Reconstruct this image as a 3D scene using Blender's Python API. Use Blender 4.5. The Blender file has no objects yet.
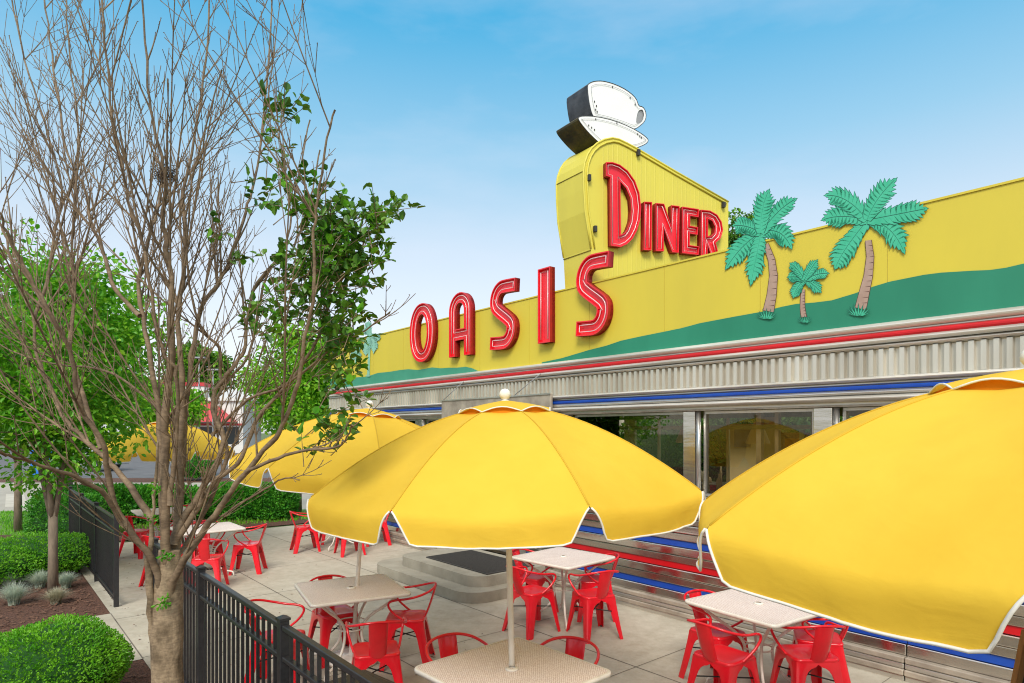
import bpy, math, random
from mathutils import Vector, Matrix, noise
from mathutils.geometry import tessellate_polygon
R = math.radians
random.seed(7)
scene = bpy.context.scene
col = scene.collection
F, CX, CY, EYE = 630.0, 512.0, 431.0, 2.2       # measured camera: focal length and horizon in pixels, eye height

# ---------------------------------------------------------------- helpers
def tag(o, label=None, cat=None, group=None, kind=None):
    if label: o['label'] = label
    if cat: o['category'] = cat
    if group: o['group'] = group
    if kind: o['kind'] = kind
    return o

def empty(name, loc, rz=0.0):
    o = bpy.data.objects.new(name, None); col.objects.link(o)
    o.empty_display_size = .2
    o.location = loc; o.rotation_euler = (0, 0, rz)
    return o

class MB:
    def __init__(s): s.v = []; s.f = []; s.mi = []; s.sm = []
    def add(s, vs, fs, mi=0, smooth=False):
        b = len(s.v); s.v += [tuple(p) for p in vs]
        for f in fs: s.f.append(tuple(b+i for i in f)); s.mi.append(mi); s.sm.append(smooth)
    def box(s, x0, x1, y0, y1, z0, z1, mi=0):
        v = [(x0,y0,z0),(x1,y0,z0),(x1,y1,z0),(x0,y1,z0),(x0,y0,z1),(x1,y0,z1),(x1,y1,z1),(x0,y1,z1)]
        s.add(v, [(0,3,2,1),(4,5,6,7),(0,1,5,4),(1,2,6,5),(2,3,7,6),(3,0,4,7)], mi)
    def tube(s, pts, rad, n=8, cap=True, mi=0, closed=False, smooth=True):
        pts = [Vector(p) for p in pts]; m = len(pts)
        if not isinstance(rad, (list, tuple)): rad = [rad]*m
        up = None; vs = []
        for i, p in enumerate(pts):
            if closed: t = pts[(i+1) % m]-pts[i-1]
            else: t = pts[min(i+1, m-1)]-pts[max(i-1, 0)]
            if t.length < 1e-9: t = Vector((0,0,1))
            t.normalize()
            if up is None:
                a = Vector((0,0,1)) if abs(t.z) < .9 else Vector((1,0,0))
                up = (a-t*a.dot(t)).normalized()
            else:
                up = up-t*up.dot(t)
                up = up.normalized() if up.length > 1e-6 else t.orthogonal().normalized()
            w = t.cross(up)
            for k in range(n):
                a = 2*math.pi*k/n
                vs.append(p+(up*math.cos(a)+w*math.sin(a))*rad[i])
        fs = []
        for i in range(m if closed else m-1):
            j = (i+1) % m
            for k in range(n):
                k2 = (k+1) % n
                fs.append((i*n+k, j*n+k, j*n+k2, i*n+k2)[::-1])
        if cap and not closed:
            fs.append(tuple(range(n))); fs.append(tuple((m-1)*n+k for k in range(n))[::-1])
        s.add(vs, fs, mi, smooth)
    def lathe(s, prof, n=24, mi=0, c=(0,0,0), smooth=True):
        vs = []
        for r, z in prof:
            for k in range(n):
                a = 2*math.pi*k/n
                vs.append((c[0]+r*math.cos(a), c[1]+r*math.sin(a), c[2]+z))
        fs = []
        for i in range(len(prof)-1):
            for k in range(n):
                k2 = (k+1) % n
                fs.append((i*n+k, i*n+k2, (i+1)*n+k2, (i+1)*n+k))
        s.add(vs, fs, mi, smooth)
    def prism(s, loops, mp, d0, d1, mi=0, side=None):
        """loops of (u,v): first outer, rest holes; mp(u,v,d)->xyz; filled at d0 and d1 plus side walls"""
        flat = [p for l in loops for p in l]
        tr = tessellate_polygon([[Vector((p[0], p[1], 0)) for p in l] for l in loops])
        n = len(flat)
        vs = [mp(p[0], p[1], d0) for p in flat]+[mp(p[0], p[1], d1) for p in flat]
        s.add(vs, [tuple(t) for t in tr]+[tuple(i+n for i in t[::-1]) for t in tr], mi)
        fs = []; b = 0
        for l in loops:
            m = len(l)
            for i in range(m):
                j = (i+1) % m
                fs.append((b+i, b+j, b+j+n, b+i+n))
            b += m
        s.add(vs, fs, mi if side is None else side)
    def build(s, name, mat, parent=None, smooth=None, loc=None, auto=None, recalc=True):
        me = bpy.data.meshes.new(name)
        me.from_pydata(s.v, [], s.f)
        mats = mat if isinstance(mat, (list, tuple)) else [mat]
        for m in mats: me.materials.append(m)
        for p, mi, sm in zip(me.polygons, s.mi, s.sm):
            p.material_index = min(mi, len(mats)-1); p.use_smooth = sm if smooth is None else smooth
        if recalc:
            import bmesh
            bm = bmesh.new(); bm.from_mesh(me)
            bmesh.ops.recalc_face_normals(bm, faces=bm.faces)
            bm.to_mesh(me); bm.free()
        me.update()
        o = bpy.data.objects.new(name, me); col.objects.link(o)
        if parent: o.parent = parent
        if loc: o.location = loc
        return o

def kids(o): return [c for c in bpy.data.objects if c.parent == o]
def copy_tree(o, parent=None):
    c = o.copy(); col.objects.link(c); c.parent = parent
    for k in KIDS.get(o.name, []): copy_tree(k, c)
    return c
KIDS = {}
def index_kids():
    KIDS.clear()
    for o in bpy.data.objects:
        if o.parent: KIDS.setdefault(o.parent.name, []).append(o)

def bevel(o, w=.005, seg=2, ang=35):
    m = o.modifiers.new('bevel', 'BEVEL'); m.width = w; m.segments = seg; m.limit_method = 'ANGLE'; m.angle_limit = R(ang)
    return o

# ---------------------------------------------------------------- materials
def mat(name, base=(.5,.5,.5), rough=.6, metal=0, c2=None, nscale=5, ndetail=4, bump=0, bscale=40, spec=.5, coat=0,
        trans=0, stretch=None, ramp=(.35,.65), bdist=.01, obj=True):
    m = bpy.data.materials.new(name); m.use_nodes = True
    nt = m.node_tree; N = nt.nodes; L = nt.links
    b = N['Principled BSDF']
    b.inputs['Base Color'].default_value = (*base, 1)
    b.inputs['Roughness'].default_value = rough
    b.inputs['Metallic'].default_value = metal
    b.inputs['Specular IOR Level'].default_value = spec
    b.inputs['Coat Weight'].default_value = coat
    tc = N.new('ShaderNodeTexCoord'); mp = N.new('ShaderNodeMapping')
    L.new(tc.outputs['Object'], mp.inputs[0])
    if stretch: mp.inputs['Scale'].default_value = stretch
    if c2:
        n = N.new('ShaderNodeTexNoise'); n.inputs['Scale'].default_value = nscale; n.inputs['Detail'].default_value = ndetail
        n.inputs['Roughness'].default_value = .62
        L.new(mp.outputs[0], n.inputs['Vector'])
        r = N.new('ShaderNodeValToRGB'); r.color_ramp.elements[0].position = ramp[0]; r.color_ramp.elements[1].position = ramp[1]
        r.color_ramp.elements[0].color = (*base, 1); r.color_ramp.elements[1].color = (*c2, 1)
        L.new(n.outputs['Fac'], r.inputs[0]); L.new(r.outputs[0], b.inputs['Base Color'])
    if bump:
        n2 = N.new('ShaderNodeTexNoise'); n2.inputs['Scale'].default_value = bscale; n2.inputs['Detail'].default_value = 5
        L.new(mp.outputs[0], n2.inputs['Vector'])
        bp = N.new('ShaderNodeBump'); bp.inputs['Strength'].default_value = bump; bp.inputs['Distance'].default_value = bdist
        L.new(n2.outputs['Fac'], bp.inputs['Height']); L.new(bp.outputs[0], b.inputs['Normal'])
    if trans:
        out = N['Material Output']; t = N.new('ShaderNodeBsdfTranslucent'); mx = N.new('ShaderNodeMixShader')
        mx.inputs[0].default_value = trans
        if c2: L.new(r.outputs[0], t.inputs[0])
        else: t.inputs[0].default_value = (*base, 1)
        L.new(b.outputs[0], mx.inputs[1]); L.new(t.outputs[0], mx.inputs[2]); L.new(mx.outputs[0], out.inputs[0])
    return m

M = {}
M['yellow_fabric'] = mat('yellow_canvas', (.82,.525,.045), .8, c2=(.88,.59,.06), nscale=1.2, bump=.22, bscale=3.0, bdist=.05, trans=.27, spec=.2)
M['seam_thread'] = mat('doubled_canvas_seam', (.66,.40,.02), .8, trans=.1)
M['orange_fabric'] = mat('orange_canvas', (.85,.28,.01), .8, trans=.35, spec=.2)
M['white_trim'] = mat('white_piping', (.82,.78,.70), .7, c2=(.72,.68,.6), nscale=20)
M['cream_metal'] = mat('cream_enamel', (.78,.72,.64), .4, c2=(.68,.62,.54), nscale=9, bump=.1)
M['chair_red'] = mat('chair_red_enamel', (.80,.005,.018), .28, c2=(.70,.004,.014), nscale=6, coat=.3, bump=.05, bscale=12)
M['dark_rubber'] = mat('dark_rubber', (.03,.03,.03), .7)
M['fence_black'] = mat('black_powdercoat', (.018,.018,.020), .35, c2=(.028,.028,.03), nscale=30, bump=.1, bscale=200)
M['letter_red'] = mat('sign_red_enamel', (.86,.016,.030), .32, c2=(.74,.012,.024), nscale=7, coat=.3)
M['letter_dark'] = mat('sign_deep_red', (.42,.006,.010), .5, c2=(.30,.006,.008), nscale=9)
M['neon'] = mat('unlit_neon_glass', (.80,.58,.58), .15, coat=.5)
M['parapet'] = mat('yellow_parapet_paint', (.68,.545,.050), .55, c2=(.61,.49,.05), nscale=1.3, ndetail=6, bump=.15, bscale=2.5, stretch=(1,1,.35), ramp=(.3,.75))
M['pylon'] = mat('yellow_pylon_paint', (.70,.60,.075), .5, c2=(.62,.53,.07), nscale=2.5, stretch=(1,1,.2), ramp=(.3,.8), bump=.1)
M['mural_green'] = mat('mural_green', (.015,.20,.115), .6, c2=(.022,.24,.140), nscale=1.2, stretch=(1,1,.4))
M['mural_far'] = mat('mural_far_green', (.045,.27,.17), .6, c2=(.06,.31,.20), nscale=1.5)
M['teal'] = mat('palm_teal', (.040,.43,.25), .55, c2=(.07,.50,.31), nscale=5)
M['teal_dark'] = mat('palm_dark_outline', (.008,.11,.07), .6)
M['palm_trunk'] = mat('palm_mauve_trunk', (.36,.23,.18), .65, c2=(.45,.31,.25), nscale=6)
M['palm_trunk_dark'] = mat('palm_dark_brown', (.08,.03,.02), .65)
M['pale_teal'] = mat('faded_teal', (.22,.50,.38), .6, c2=(.3,.56,.45), nscale=6)
M['chrome'] = mat('polished_stainless', (.72,.69,.64), .16, 1, c2=(.60,.56,.52), nscale=1.5, bump=.12, bscale=1.6, bdist=.03, stretch=(.5,1,3))
M['tan_chrome'] = mat('smoky_stainless', (.46,.42,.36), .24, 1, c2=(.58,.53,.46), nscale=1.2, bump=.12, bscale=1.6, bdist=.03, stretch=(.5,1,3))
M['steel'] = mat('brushed_stainless', (.70,.67,.61), .33, .85, c2=(.55,.52,.47), nscale=3, stretch=(.3,1,6), bump=.08, bscale=12)
M['steel_corr'] = mat('corrugated_stainless', (.90,.85,.75), .34, .6, c2=(.46,.41,.33), nscale=2.2, stretch=(1,1,.15), ramp=(.25,.8))
M['steel_light'] = mat('white_stainless_trim', (.76,.72,.65), .4, .4, c2=(.50,.46,.40), nscale=2, stretch=(.3,1,6))
M['red_stripe'] = mat('red_enamel_stripe', (.62,.006,.012), .35, c2=(.52,.008,.012), nscale=4)
M['blue_stripe'] = mat('blue_enamel_stripe', (.006,.05,.36), .35, c2=(.010,.07,.40), nscale=4)
M['tan_panel'] = mat('tan_metal', (.50,.43,.34), .5, .3, c2=(.30,.25,.2), nscale=4)  # tan metal; on the base mouldings the ground's reflection is put into this colour
M['frame_alu'] = mat('window_aluminium', (.55,.53,.49), .3, .8, c2=(.45,.43,.4), nscale=5)
M['interior_dark'] = mat('interior_brown', (.34,.27,.18), .8, c2=(.46,.37,.25), nscale=2)
M['interior_green'] = mat('interior_green_blind', (.20,.26,.10), .8, c2=(.32,.38,.16), nscale=1, stretch=(10,10,.3))
M['interior_cream'] = mat('interior_cream', (.65,.55,.30), .7)
M['interior_blue'] = mat('interior_glass_case', (.30,.30,.28), .3, c2=(.20,.16,.10), nscale=3)
M['wood'] = mat('varnished_wood', (.34,.17,.05), .5, c2=(.24,.11,.03), nscale=4, stretch=(8,8,.6))
M['slate'] = mat('chalkboard_black', (.02,.02,.02), .6, c2=(.03,.03,.03))
M['chalk'] = mat('chalk_white', (.75,.74,.72), .8)
M['chalk_teal'] = mat('chalk_teal', (.10,.50,.45), .8)
M['concrete'] = mat('concrete', (.44,.405,.34), .85, c2=(.37,.335,.275), nscale=1.6, ndetail=9, bump=.25, bscale=60, bdist=.004, ramp=(.3,.7))
M['concrete_pale'] = mat('pale_concrete', (.52,.48,.40), .85, c2=(.44,.40,.33), nscale=2, ndetail=8, bump=.2, bscale=60)
M['step_concrete'] = mat('step_concrete', (.38,.345,.275), .85, c2=(.24,.215,.165), nscale=3, ndetail=8, bump=.3, bscale=50, ramp=(.3,.75))
M['joint'] = mat('dark_joint', (.20,.175,.14), .9, c2=(.10,.085,.065), nscale=2)
M['mulch'] = mat('mulch', (.17,.075,.045), .95, c2=(.07,.032,.02), nscale=38, ndetail=6, bump=.9, bscale=45, bdist=.03, ramp=(.38,.6))
M['mulch_chip'] = mat('mulch_chip', (.22,.11,.07), .9, c2=(.10,.05,.03), nscale=60)
M['grass'] = mat('grass', (.10,.22,.03), .9, c2=(.17,.27,.06), nscale=9, ndetail=8, bump=.6, bscale=60)
M['road'] = mat('pale_road', (.40,.37,.31), .9, c2=(.33,.30,.25), nscale=.7, ndetail=8, bump=.1)
M['asphalt'] = mat('asphalt', (.10,.10,.105), .9, c2=(.14,.14,.145), nscale=1.2, ndetail=8)
M['field'] = mat('far_ground', (.08,.14,.04), .95, c2=(.12,.15,.06), nscale=.15, ndetail=6)
M['bark'] = mat('grey_brown_bark', (.37,.27,.17), .85, c2=(.15,.105,.06), nscale=16, ndetail=7, bump=.8, bscale=26, bdist=.012, stretch=(1,1,.55))
def bark_detail(m):
    nt = m.node_tree; N = nt.nodes; L = nt.links; b = N['Principled BSDF']; src = b.inputs['Base Color'].links[0].from_socket
    tc = [n for n in N if n.type == 'TEX_COORD'][0]; mp = N.new('ShaderNodeMapping'); mp.inputs['Scale'].default_value = (22,22,70); L.new(tc.outputs['Object'], mp.inputs[0])
    n = N.new('ShaderNodeTexNoise'); n.inputs['Scale'].default_value = 1.5; n.inputs['Detail'].default_value = 5; L.new(mp.outputs[0], n.inputs['Vector'])
    r = N.new('ShaderNodeValToRGB'); r.color_ramp.elements[0].position = .38; r.color_ramp.elements[1].position = .62; r.color_ramp.elements[0].color = (.62,.58,.54,1); r.color_ramp.elements[1].color = (1.2,1.18,1.12,1)
    L.new(n.outputs['Fac'], r.inputs[0]); mx = N.new('ShaderNodeMixRGB'); mx.blend_type = 'MULTIPLY'; mx.inputs[0].default_value = .55
    L.new(src, mx.inputs[1]); L.new(r.outputs[0], mx.inputs[2]); L.new(mx.outputs[0], b.inputs['Base Color'])
bark_detail(M['bark'])
M['twig'] = mat('twig_bark', (.28,.195,.12), .8, c2=(.13,.085,.05), nscale=14)
bark_detail(M['twig'])
M['bark_far'] = mat('street_tree_bark', (.27,.20,.14), .85, c2=(.15,.11,.075), nscale=14, stretch=(1,1,.3), bump=.5)
def leafmat(name, a, b, sc, tr=.25, rough=.45):
    return mat(name, a, rough, c2=b, nscale=sc, ndetail=2, trans=tr, spec=.4, ramp=(.4,.6))
M['leaf_glossy'] = leafmat('glossy_dark_leaf', (.038,.125,.012), (.13,.29,.025), 9, .22, .38)
M['leaf_bright'] = leafmat('bright_leaf', (.075,.32,.012), (.20,.50,.025), 5, .4)
M['leaf_light'] = leafmat('yellow_green_leaf', (.20,.52,.02), (.34,.60,.04), 5, .45)
M['leaf_box'] = leafmat('boxwood_leaf', (.09,.33,.012), (.22,.52,.025), 8, .3)
M['leaf_hedge'] = leafmat('hedge_leaf', (.04,.23,.018), (.11,.38,.025), 8, .3)
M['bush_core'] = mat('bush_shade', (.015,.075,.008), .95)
M['leaf_far'] = leafmat('far_leaf', (.055,.16,.015), (.12,.27,.03), 3, .3)
M['fescue'] = leafmat('blue_fescue', (.42,.50,.40), (.66,.70,.56), 12, .3)
M['fescue_dry'] = leafmat('dry_fescue', (.42,.38,.24), (.60,.56,.42), 12, .3)
M['nest'] = mat('nest_twig', (.12,.075,.05), .95, c2=(.06,.035,.025), nscale=60)
M['cup_white'] = mat('cup_white_paint', (.88,.87,.86), .45, c2=(.80,.79,.77), nscale=4, ndetail=7, ramp=(.3,.8))
M['cup_dark'] = mat('cup_dark_metal', (.030,.030,.036), .45, .2, c2=(.075,.075,.085), nscale=5)
M['saucer_dark'] = mat('saucer_dark_return', (.012,.010,.006), .5, c2=(.08,.06,.012), nscale=4)  # dark return with a yellow reflection mixed into its colour
M['grey_paint'] = mat('grey_paint', (.30,.30,.31), .5)
M['mat_black'] = mat('rubber_mat', (.035,.033,.03), .8, c2=(.06,.055,.05), nscale=30, stretch=(1,12,1))
M['white_wall'] = mat('white_stucco', (.75,.72,.68), .8, c2=(.68,.65,.6), nscale=2)
M['roof_red'] = mat('red_metal_roof', (.55,.03,.04), .5, c2=(.48,.04,.045), nscale=3)
M['dark_glass'] = mat('dark_glass', (.02,.025,.03), .08)
M['car_paint'] = mat('black_car_paint', (.012,.012,.015), .2, coat=1)
M['car_silver'] = mat('silver_car_paint', (.5,.5,.52), .3, .4, coat=1)
M['tyre'] = mat('tyre', (.02,.02,.02), .85)
M['sign_blue'] = mat('blue_sign_paint', (.02,.16,.60), .5)
M['roof_flat'] = mat('flat_roof', (.3,.3,.29), .9)

def table_mat():
    m = mat('perforated_cream_metal', (.62,.52,.43), .45)
    nt = m.node_tree; N = nt.nodes; L = nt.links; b = N['Principled BSDF']
    tc = N.new('ShaderNodeTexCoord'); mp = N.new('ShaderNodeMapping'); mp.inputs['Rotation'].default_value = (0,0,R(45)); mp.inputs['Scale'].default_value = (1,1,1)
    L.new(tc.outputs['Object'], mp.inputs[0])
    v = N.new('ShaderNodeTexVoronoi'); v.feature = 'F1'; v.inputs['Scale'].default_value = 84; v.inputs['Randomness'].default_value = .25
    L.new(mp.outputs[0], v.inputs['Vector'])
    r = N.new('ShaderNodeValToRGB'); r.color_ramp.elements[0].position = .32; r.color_ramp.elements[1].position = .52
    r.color_ramp.elements[0].color = (.66,.50,.44,1); r.color_ramp.elements[1].color = (.97,.86,.80,1)
    L.new(v.outputs['Distance'], r.inputs[0])
    n = N.new('ShaderNodeTexNoise'); n.inputs['Scale'].default_value = 3; n.inputs['Detail'].default_value = 6; L.new(tc.outputs['Object'], n.inputs['Vector'])
    mx = N.new('ShaderNodeMixRGB'); mx.blend_type = 'MULTIPLY'; mx.inputs[0].default_value = .22
    L.new(r.outputs[0], mx.inputs[1]); L.new(n.outputs['Fac'], mx.inputs[2]); L.new(mx.outputs[0], b.inputs['Base Color'])
    bp = N.new('ShaderNodeBump'); bp.inputs['Strength'].default_value = .4; bp.inputs['Distance'].default_value = .003
    L.new(r.outputs[0], bp.inputs['Height']); L.new(bp.outputs[0], b.inputs['Normal'])
    return m
M['table_top'] = table_mat()

def glass_mat():
    m = bpy.data.materials.new('window_glass'); m.use_nodes = True
    nt = m.node_tree; N = nt.nodes; L = nt.links; N.remove(N['Principled BSDF'])
    t = N.new('ShaderNodeBsdfTransparent'); t.inputs[0].default_value = (.96,.90,.78,1)
    g = N.new('ShaderNodeBsdfGlossy'); g.inputs['Roughness'].default_value = .01
    fr = N.new('ShaderNodeFresnel'); fr.inputs[0].default_value = 1.55
    mx = N.new('ShaderNodeMixShader'); L.new(fr.outputs[0], mx.inputs[0]); L.new(t.outputs[0], mx.inputs[1]); L.new(g.outputs[0], mx.inputs[2])
    L.new(mx.outputs[0], N['Material Output'].inputs[0])
    return m
M['glass'] = glass_mat()

def patio_mat():
    """broom-finished concrete with stains; pattern by object position"""
    m = mat('patio_concrete', (.53,.485,.395), .85, c2=(.41,.365,.285), nscale=.9, ndetail=10, bump=.25, bscale=90, bdist=.003, ramp=(.28,.72))
    nt = m.node_tree; N = nt.nodes; L = nt.links; b = N['Principled BSDF']
    src = b.inputs['Base Color'].links[0].from_socket
    tc = [n for n in N if n.type == 'TEX_COORD'][0]
    n = N.new('ShaderNodeTexNoise'); n.inputs['Scale'].default_value = 7; n.inputs['Detail'].default_value = 12; n.inputs['Roughness'].default_value = .75; L.new(tc.outputs['Object'], n.inputs['Vector'])
    r = N.new('ShaderNodeValToRGB'); r.color_ramp.elements[0].position = .3; r.color_ramp.elements[1].position = .62
    r.color_ramp.elements[0].color = (.62,.58,.52,1); r.color_ramp.elements[1].color = (1,1,1,1)
    mx = N.new('ShaderNodeMixRGB'); mx.blend_type = 'MULTIPLY'; mx.inputs[0].default_value = .6
    L.new(n.outputs['Fac'], r.inputs[0]); L.new(src, mx.inputs[1]); L.new(r.outputs[0], mx.inputs[2]); L.new(mx.outputs[0], b.inputs['Base Color'])
    return m
def weave(m):
    nt = m.node_tree; N = nt.nodes; L = nt.links; b = N['Principled BSDF']; tc = [n for n in N if n.type == 'TEX_COORD'][0]
    old = [n for n in N if n.type == 'BUMP'][0]
    n = N.new('ShaderNodeTexNoise'); n.inputs['Scale'].default_value = 1.3; n.inputs['Detail'].default_value = 2; n.inputs['Distortion'].default_value = 2.2
    mp = N.new('ShaderNodeMapping'); mp.inputs['Scale'].default_value = (3,3,9); L.new(tc.outputs['Object'], mp.inputs[0]); L.new(mp.outputs[0], n.inputs['Vector'])
    n2 = N.new('ShaderNodeTexNoise'); n2.inputs['Scale'].default_value = 260; n2.inputs['Detail'].default_value = 2; L.new(tc.outputs['Object'], n2.inputs['Vector'])
    b1 = N.new('ShaderNodeBump'); b1.inputs['Strength'].default_value = .075; b1.inputs['Distance'].default_value = .03; L.new(n.outputs['Fac'], b1.inputs['Height']); L.new(old.outputs[0], b1.inputs['Normal'])
    b2 = N.new('ShaderNodeBump'); b2.inputs['Strength'].default_value = .25; b2.inputs['Distance'].default_value = .001; L.new(n2.outputs['Fac'], b2.inputs['Height']); L.new(b1.outputs[0], b2.inputs['Normal'])
    L.new(b2.outputs[0], b.inputs['Normal'])
weave(M['yellow_fabric'])
M['patio'] = patio_mat()
def add_cracks(m, sc, col_, wid, fac):
    nt = m.node_tree; N = nt.nodes; L = nt.links; b = N['Principled BSDF']; src = b.inputs['Base Color'].links[0].from_socket
    tc = [n for n in N if n.type == 'TEX_COORD'][0]
    nz_ = N.new('ShaderNodeTexNoise'); nz_.inputs['Scale'].default_value = sc; nz_.inputs['Detail'].default_value = 14; nz_.inputs['Roughness'].default_value = .8
    L.new(tc.outputs['Object'], nz_.inputs['Vector'])
    r = N.new('ShaderNodeValToRGB'); r.color_ramp.elements[0].position = .62; r.color_ramp.elements[1].position = .62+wid
    r.color_ramp.elements[0].color = (0,0,0,1); r.color_ramp.elements[1].color = (fac,fac,fac,1)
    L.new(nz_.outputs['Fac'], r.inputs[0]); mx = N.new('ShaderNodeMixRGB'); mx.inputs[2].default_value = (*col_, 1)
    L.new(r.outputs[0], mx.inputs[0]); L.new(src, mx.inputs[1]); L.new(mx.outputs[0], b.inputs['Base Color'])
add_cracks(M['patio'], 6, (.22,.185,.135), .04, .85)
add_cracks(M['patio'], 42, (.12,.10,.08), .03, .8)
add_cracks(M['patio'], 1.1, (.30,.265,.20), .1, .55)
add_cracks(M['step_concrete'], 9, (.14,.12,.09), .06, .7)
add_cracks(M['parapet'], 3.0, (.44,.37,.06), .12, .5)
add_cracks(M['pylon'], 3.0, (.45,.38,.06), .10, .5)
add_cracks(M['mural_green'], 4.0, (.05,.26,.17), .12, .5)
add_cracks(M['chair_red'], 11, (.42,.02,.03), .05, .6)

# ---------------------------------------------------------------- frames
U = Vector((-.6452, .7640, 0)); NV = Vector((.7640, .6452, 0))       # along the diner's front (away), into the diner
TH = math.atan2(-U.y, -U.x)                                            # local x = -U, local y = NV
WN = 6.29
def W(a, n, z=0.0): return U*a+NV*n+Vector((0, 0, z))
def AN(x, y): p = Vector((x, y, 0)); return p.dot(U), p.dot(NV)
def wall_px(px, py, n=WN):
    """where the sight line of a measured photo point meets the vertical plane at depth n: local (x=-a, z)"""
    d = Vector(((px-CX)/F, 1, (CY-py)/F)); t = n/d.dot(NV)
    return (-(d*t).dot(U), EYE+d.z*t)
def gnd(px, py, z=0.0):
    Y = F*(EYE-z)/(py-CY); return Vector(((px-CX)/F*Y, Y, z))
def at(px, py, Y): return Vector(((px-CX)/F*Y, Y, EYE+(CY-py)/F*Y))

# ---------------------------------------------------------------- ground
def sheet(name, pts, z, m, parent=None, kind='structure', label=None, cat=None):
    mb = MB(); mb.prism([[(p[0], p[1]) for p in pts]], lambda u, v, d: (u, v, d), z-.0015, z)
    o = mb.build(name, m, parent)
    if not parent: tag(o, label, cat, kind=kind)
    return o
def an_rect(a0, a1, n0, n1): return [W(a, n)[:2] for a, n in ((a0,n0),(a1,n0),(a1,n1),(a0,n1))]
mb = MB(); mb.add([(-400,-400,-.02),(400,-400,-.02),(400,600,-.02),(-400,600,-.02)], [(0,1,2,3)])
tag(mb.build('ground', M['field']), 'green ground spreading to the horizon', 'ground', kind='structure')
sheet('parking_lot', [(-90,29.5),(60,29.5),(60,75),(-90,75)], -.008, M['asphalt'], label='grey asphalt parking lot across the road', cat='parking lot')
sheet('road', [(-70,17.3),(-9,17.3),(3,19),(30,19.5),(30,27),(-70,27)], -.008, M['road'], label='pale concrete road behind the patio', cat='road')
sheet('grass_strip', [(-60,13.2),(-8.0,13.2),(-3,16.9),(3,18.7),(3,19),(-9,17.3),(-60,17.3)], -.004, M['grass'], label='strip of green lawn beside the road', cat='lawn')
sheet('mulch_strip', [(-70,27.0),(30,27.0),(30,29.5),(-70,29.5)], -.004, M['mulch'], label='red brown mulch strip beyond the road', cat='mulch')
sheet('mulch_bed', [W(-4,1.2)[:2], W(13.5,1.2)[:2], (-8.2,13.3), (-30,13.3), (-30,-3)], .000, M['mulch'], label='brown mulch bed outside the black fence', cat='mulch bed')
sheet('far_mulch_bed', [W(14.7,1.7)[:2], W(14.7,6.2)[:2], W(17.3,6.2)[:2], W(18.6,1.7)[:2]], .002, M['mulch'], label='mulch bed along the far edge of the patio', cat='mulch bed')
pat = sheet('patio', [W(-5,1.2)[:2], W(6.93,1.2)[:2], W(6.93,.95)[:2], W(8.9,.95)[:2], W(8.9,1.2)[:2], W(14.45,1.2)[:2], W(14.45,6.5)[:2], W(-5,6.5)[:2]], .006, M['patio'], label='grey concrete patio slab under the red chairs', cat='patio')
mb = MB()
def strip(p, q, w, z):
    d = (q-p).normalized(); s = Vector((-d.y, d.x, 0))*w/2
    mb.add([p-s+Vector((0,0,z)), q-s+Vector((0,0,z)), q+s+Vector((0,0,z)), p+s+Vector((0,0,z))], [(0,1,2,3)])
for n in (3.08, 4.66): strip(W(-5,n), W(14.45,n), .014, .0075)
for k in range(-3, 8):
    a = 3.73+k*1.62; strip(W(a,1.2), W(a,6.3), .007, .0085)
strip(W(6.93,1.2), W(8.9,1.2), .012, .0078)
tag(mb.build('patio_joints', M['joint'], recalc=False), 'thin dark control joints cut in the patio', 'joint', kind='structure')
mb = MB()
rnd = random.Random(3)
for i in range(5200):
    a, n = rnd.uniform(.5, 12.5), rnd.uniform(-2.2, 1.12)
    p = W(a, n)
    if p.y < 3 and abs(p.x) < .1: continue
    if 6.9 < a < 8.95 and n > .9: continue
    l, w = rnd.uniform(.015,.04), rnd.uniform(.005,.012); an = rnd.uniform(0, math.pi); t = rnd.uniform(-.35,.35)
    dx, dy = math.cos(an)*l, math.sin(an)*l; wx, wy = -math.sin(an)*w, math.cos(an)*w; z = rnd.uniform(.004,.02)
    mb.add([(p.x-dx-wx,p.y-dy-wy,z-t*l),(p.x+dx-wx,p.y+dy-wy,z+t*l),(p.x+dx+wx,p.y+dy+wy,z+t*l+.003),(p.x-dx+wx,p.y-dy+wy,z-t*l+.003)], [(0,1,2,3)])
tag(mb.build('mulch_chips', M['mulch_chip'], recalc=False), 'loose brown wood chips scattered over the bed', 'mulch', kind='stuff')
mb = MB()
for i in range(16000):
    x, y = rnd.uniform(-18,-5.0), rnd.uniform(13.3,17.2)
    if x > -8 and y < 13.3+(x+8)*.72+.2: continue
    if x > -9 and y > 17.1: continue
    h = rnd.uniform(.03,.09); an = rnd.uniform(0,6.28); w = .012
    mb.add([(x-w*math.cos(an),y-w*math.sin(an),0),(x+w*math.cos(an),y+w*math.sin(an),0),(x+rnd.uniform(-.03,.03),y+rnd.uniform(-.03,.03),h)], [(0,1,2)])
tag(mb.build('grass_blades', M['leaf_box'], recalc=False), 'short blades of lawn grass by the road', 'grass', kind='stuff')

mb = MB(); rl = random.Random(77)
for i in range(420):
    a, n = rl.uniform(1, 15), 1.25+abs(rl.gauss(0, 1.3))
    if n > 4.5: continue
    p = W(a, n); an = rl.uniform(0, 6.28); l = rl.uniform(.008,.020); w_ = l*.45
    c, s_l = math.cos(an), math.sin(an)
    mb.add([(p.x-c*l, p.y-s_l*l, .010),(p.x-s_l*w_, p.y+c*w_, .016),(p.x+c*l, p.y+s_l*l, .011),(p.x+s_l*w_, p.y-c*w_, .012)], [(0,1,2,3)])
tag(mb.build('leaf_litter', M['mulch_chip'], recalc=False), 'small dry leaves and chips blown over the patio edge', 'leaf litter', kind='stuff')

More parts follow.
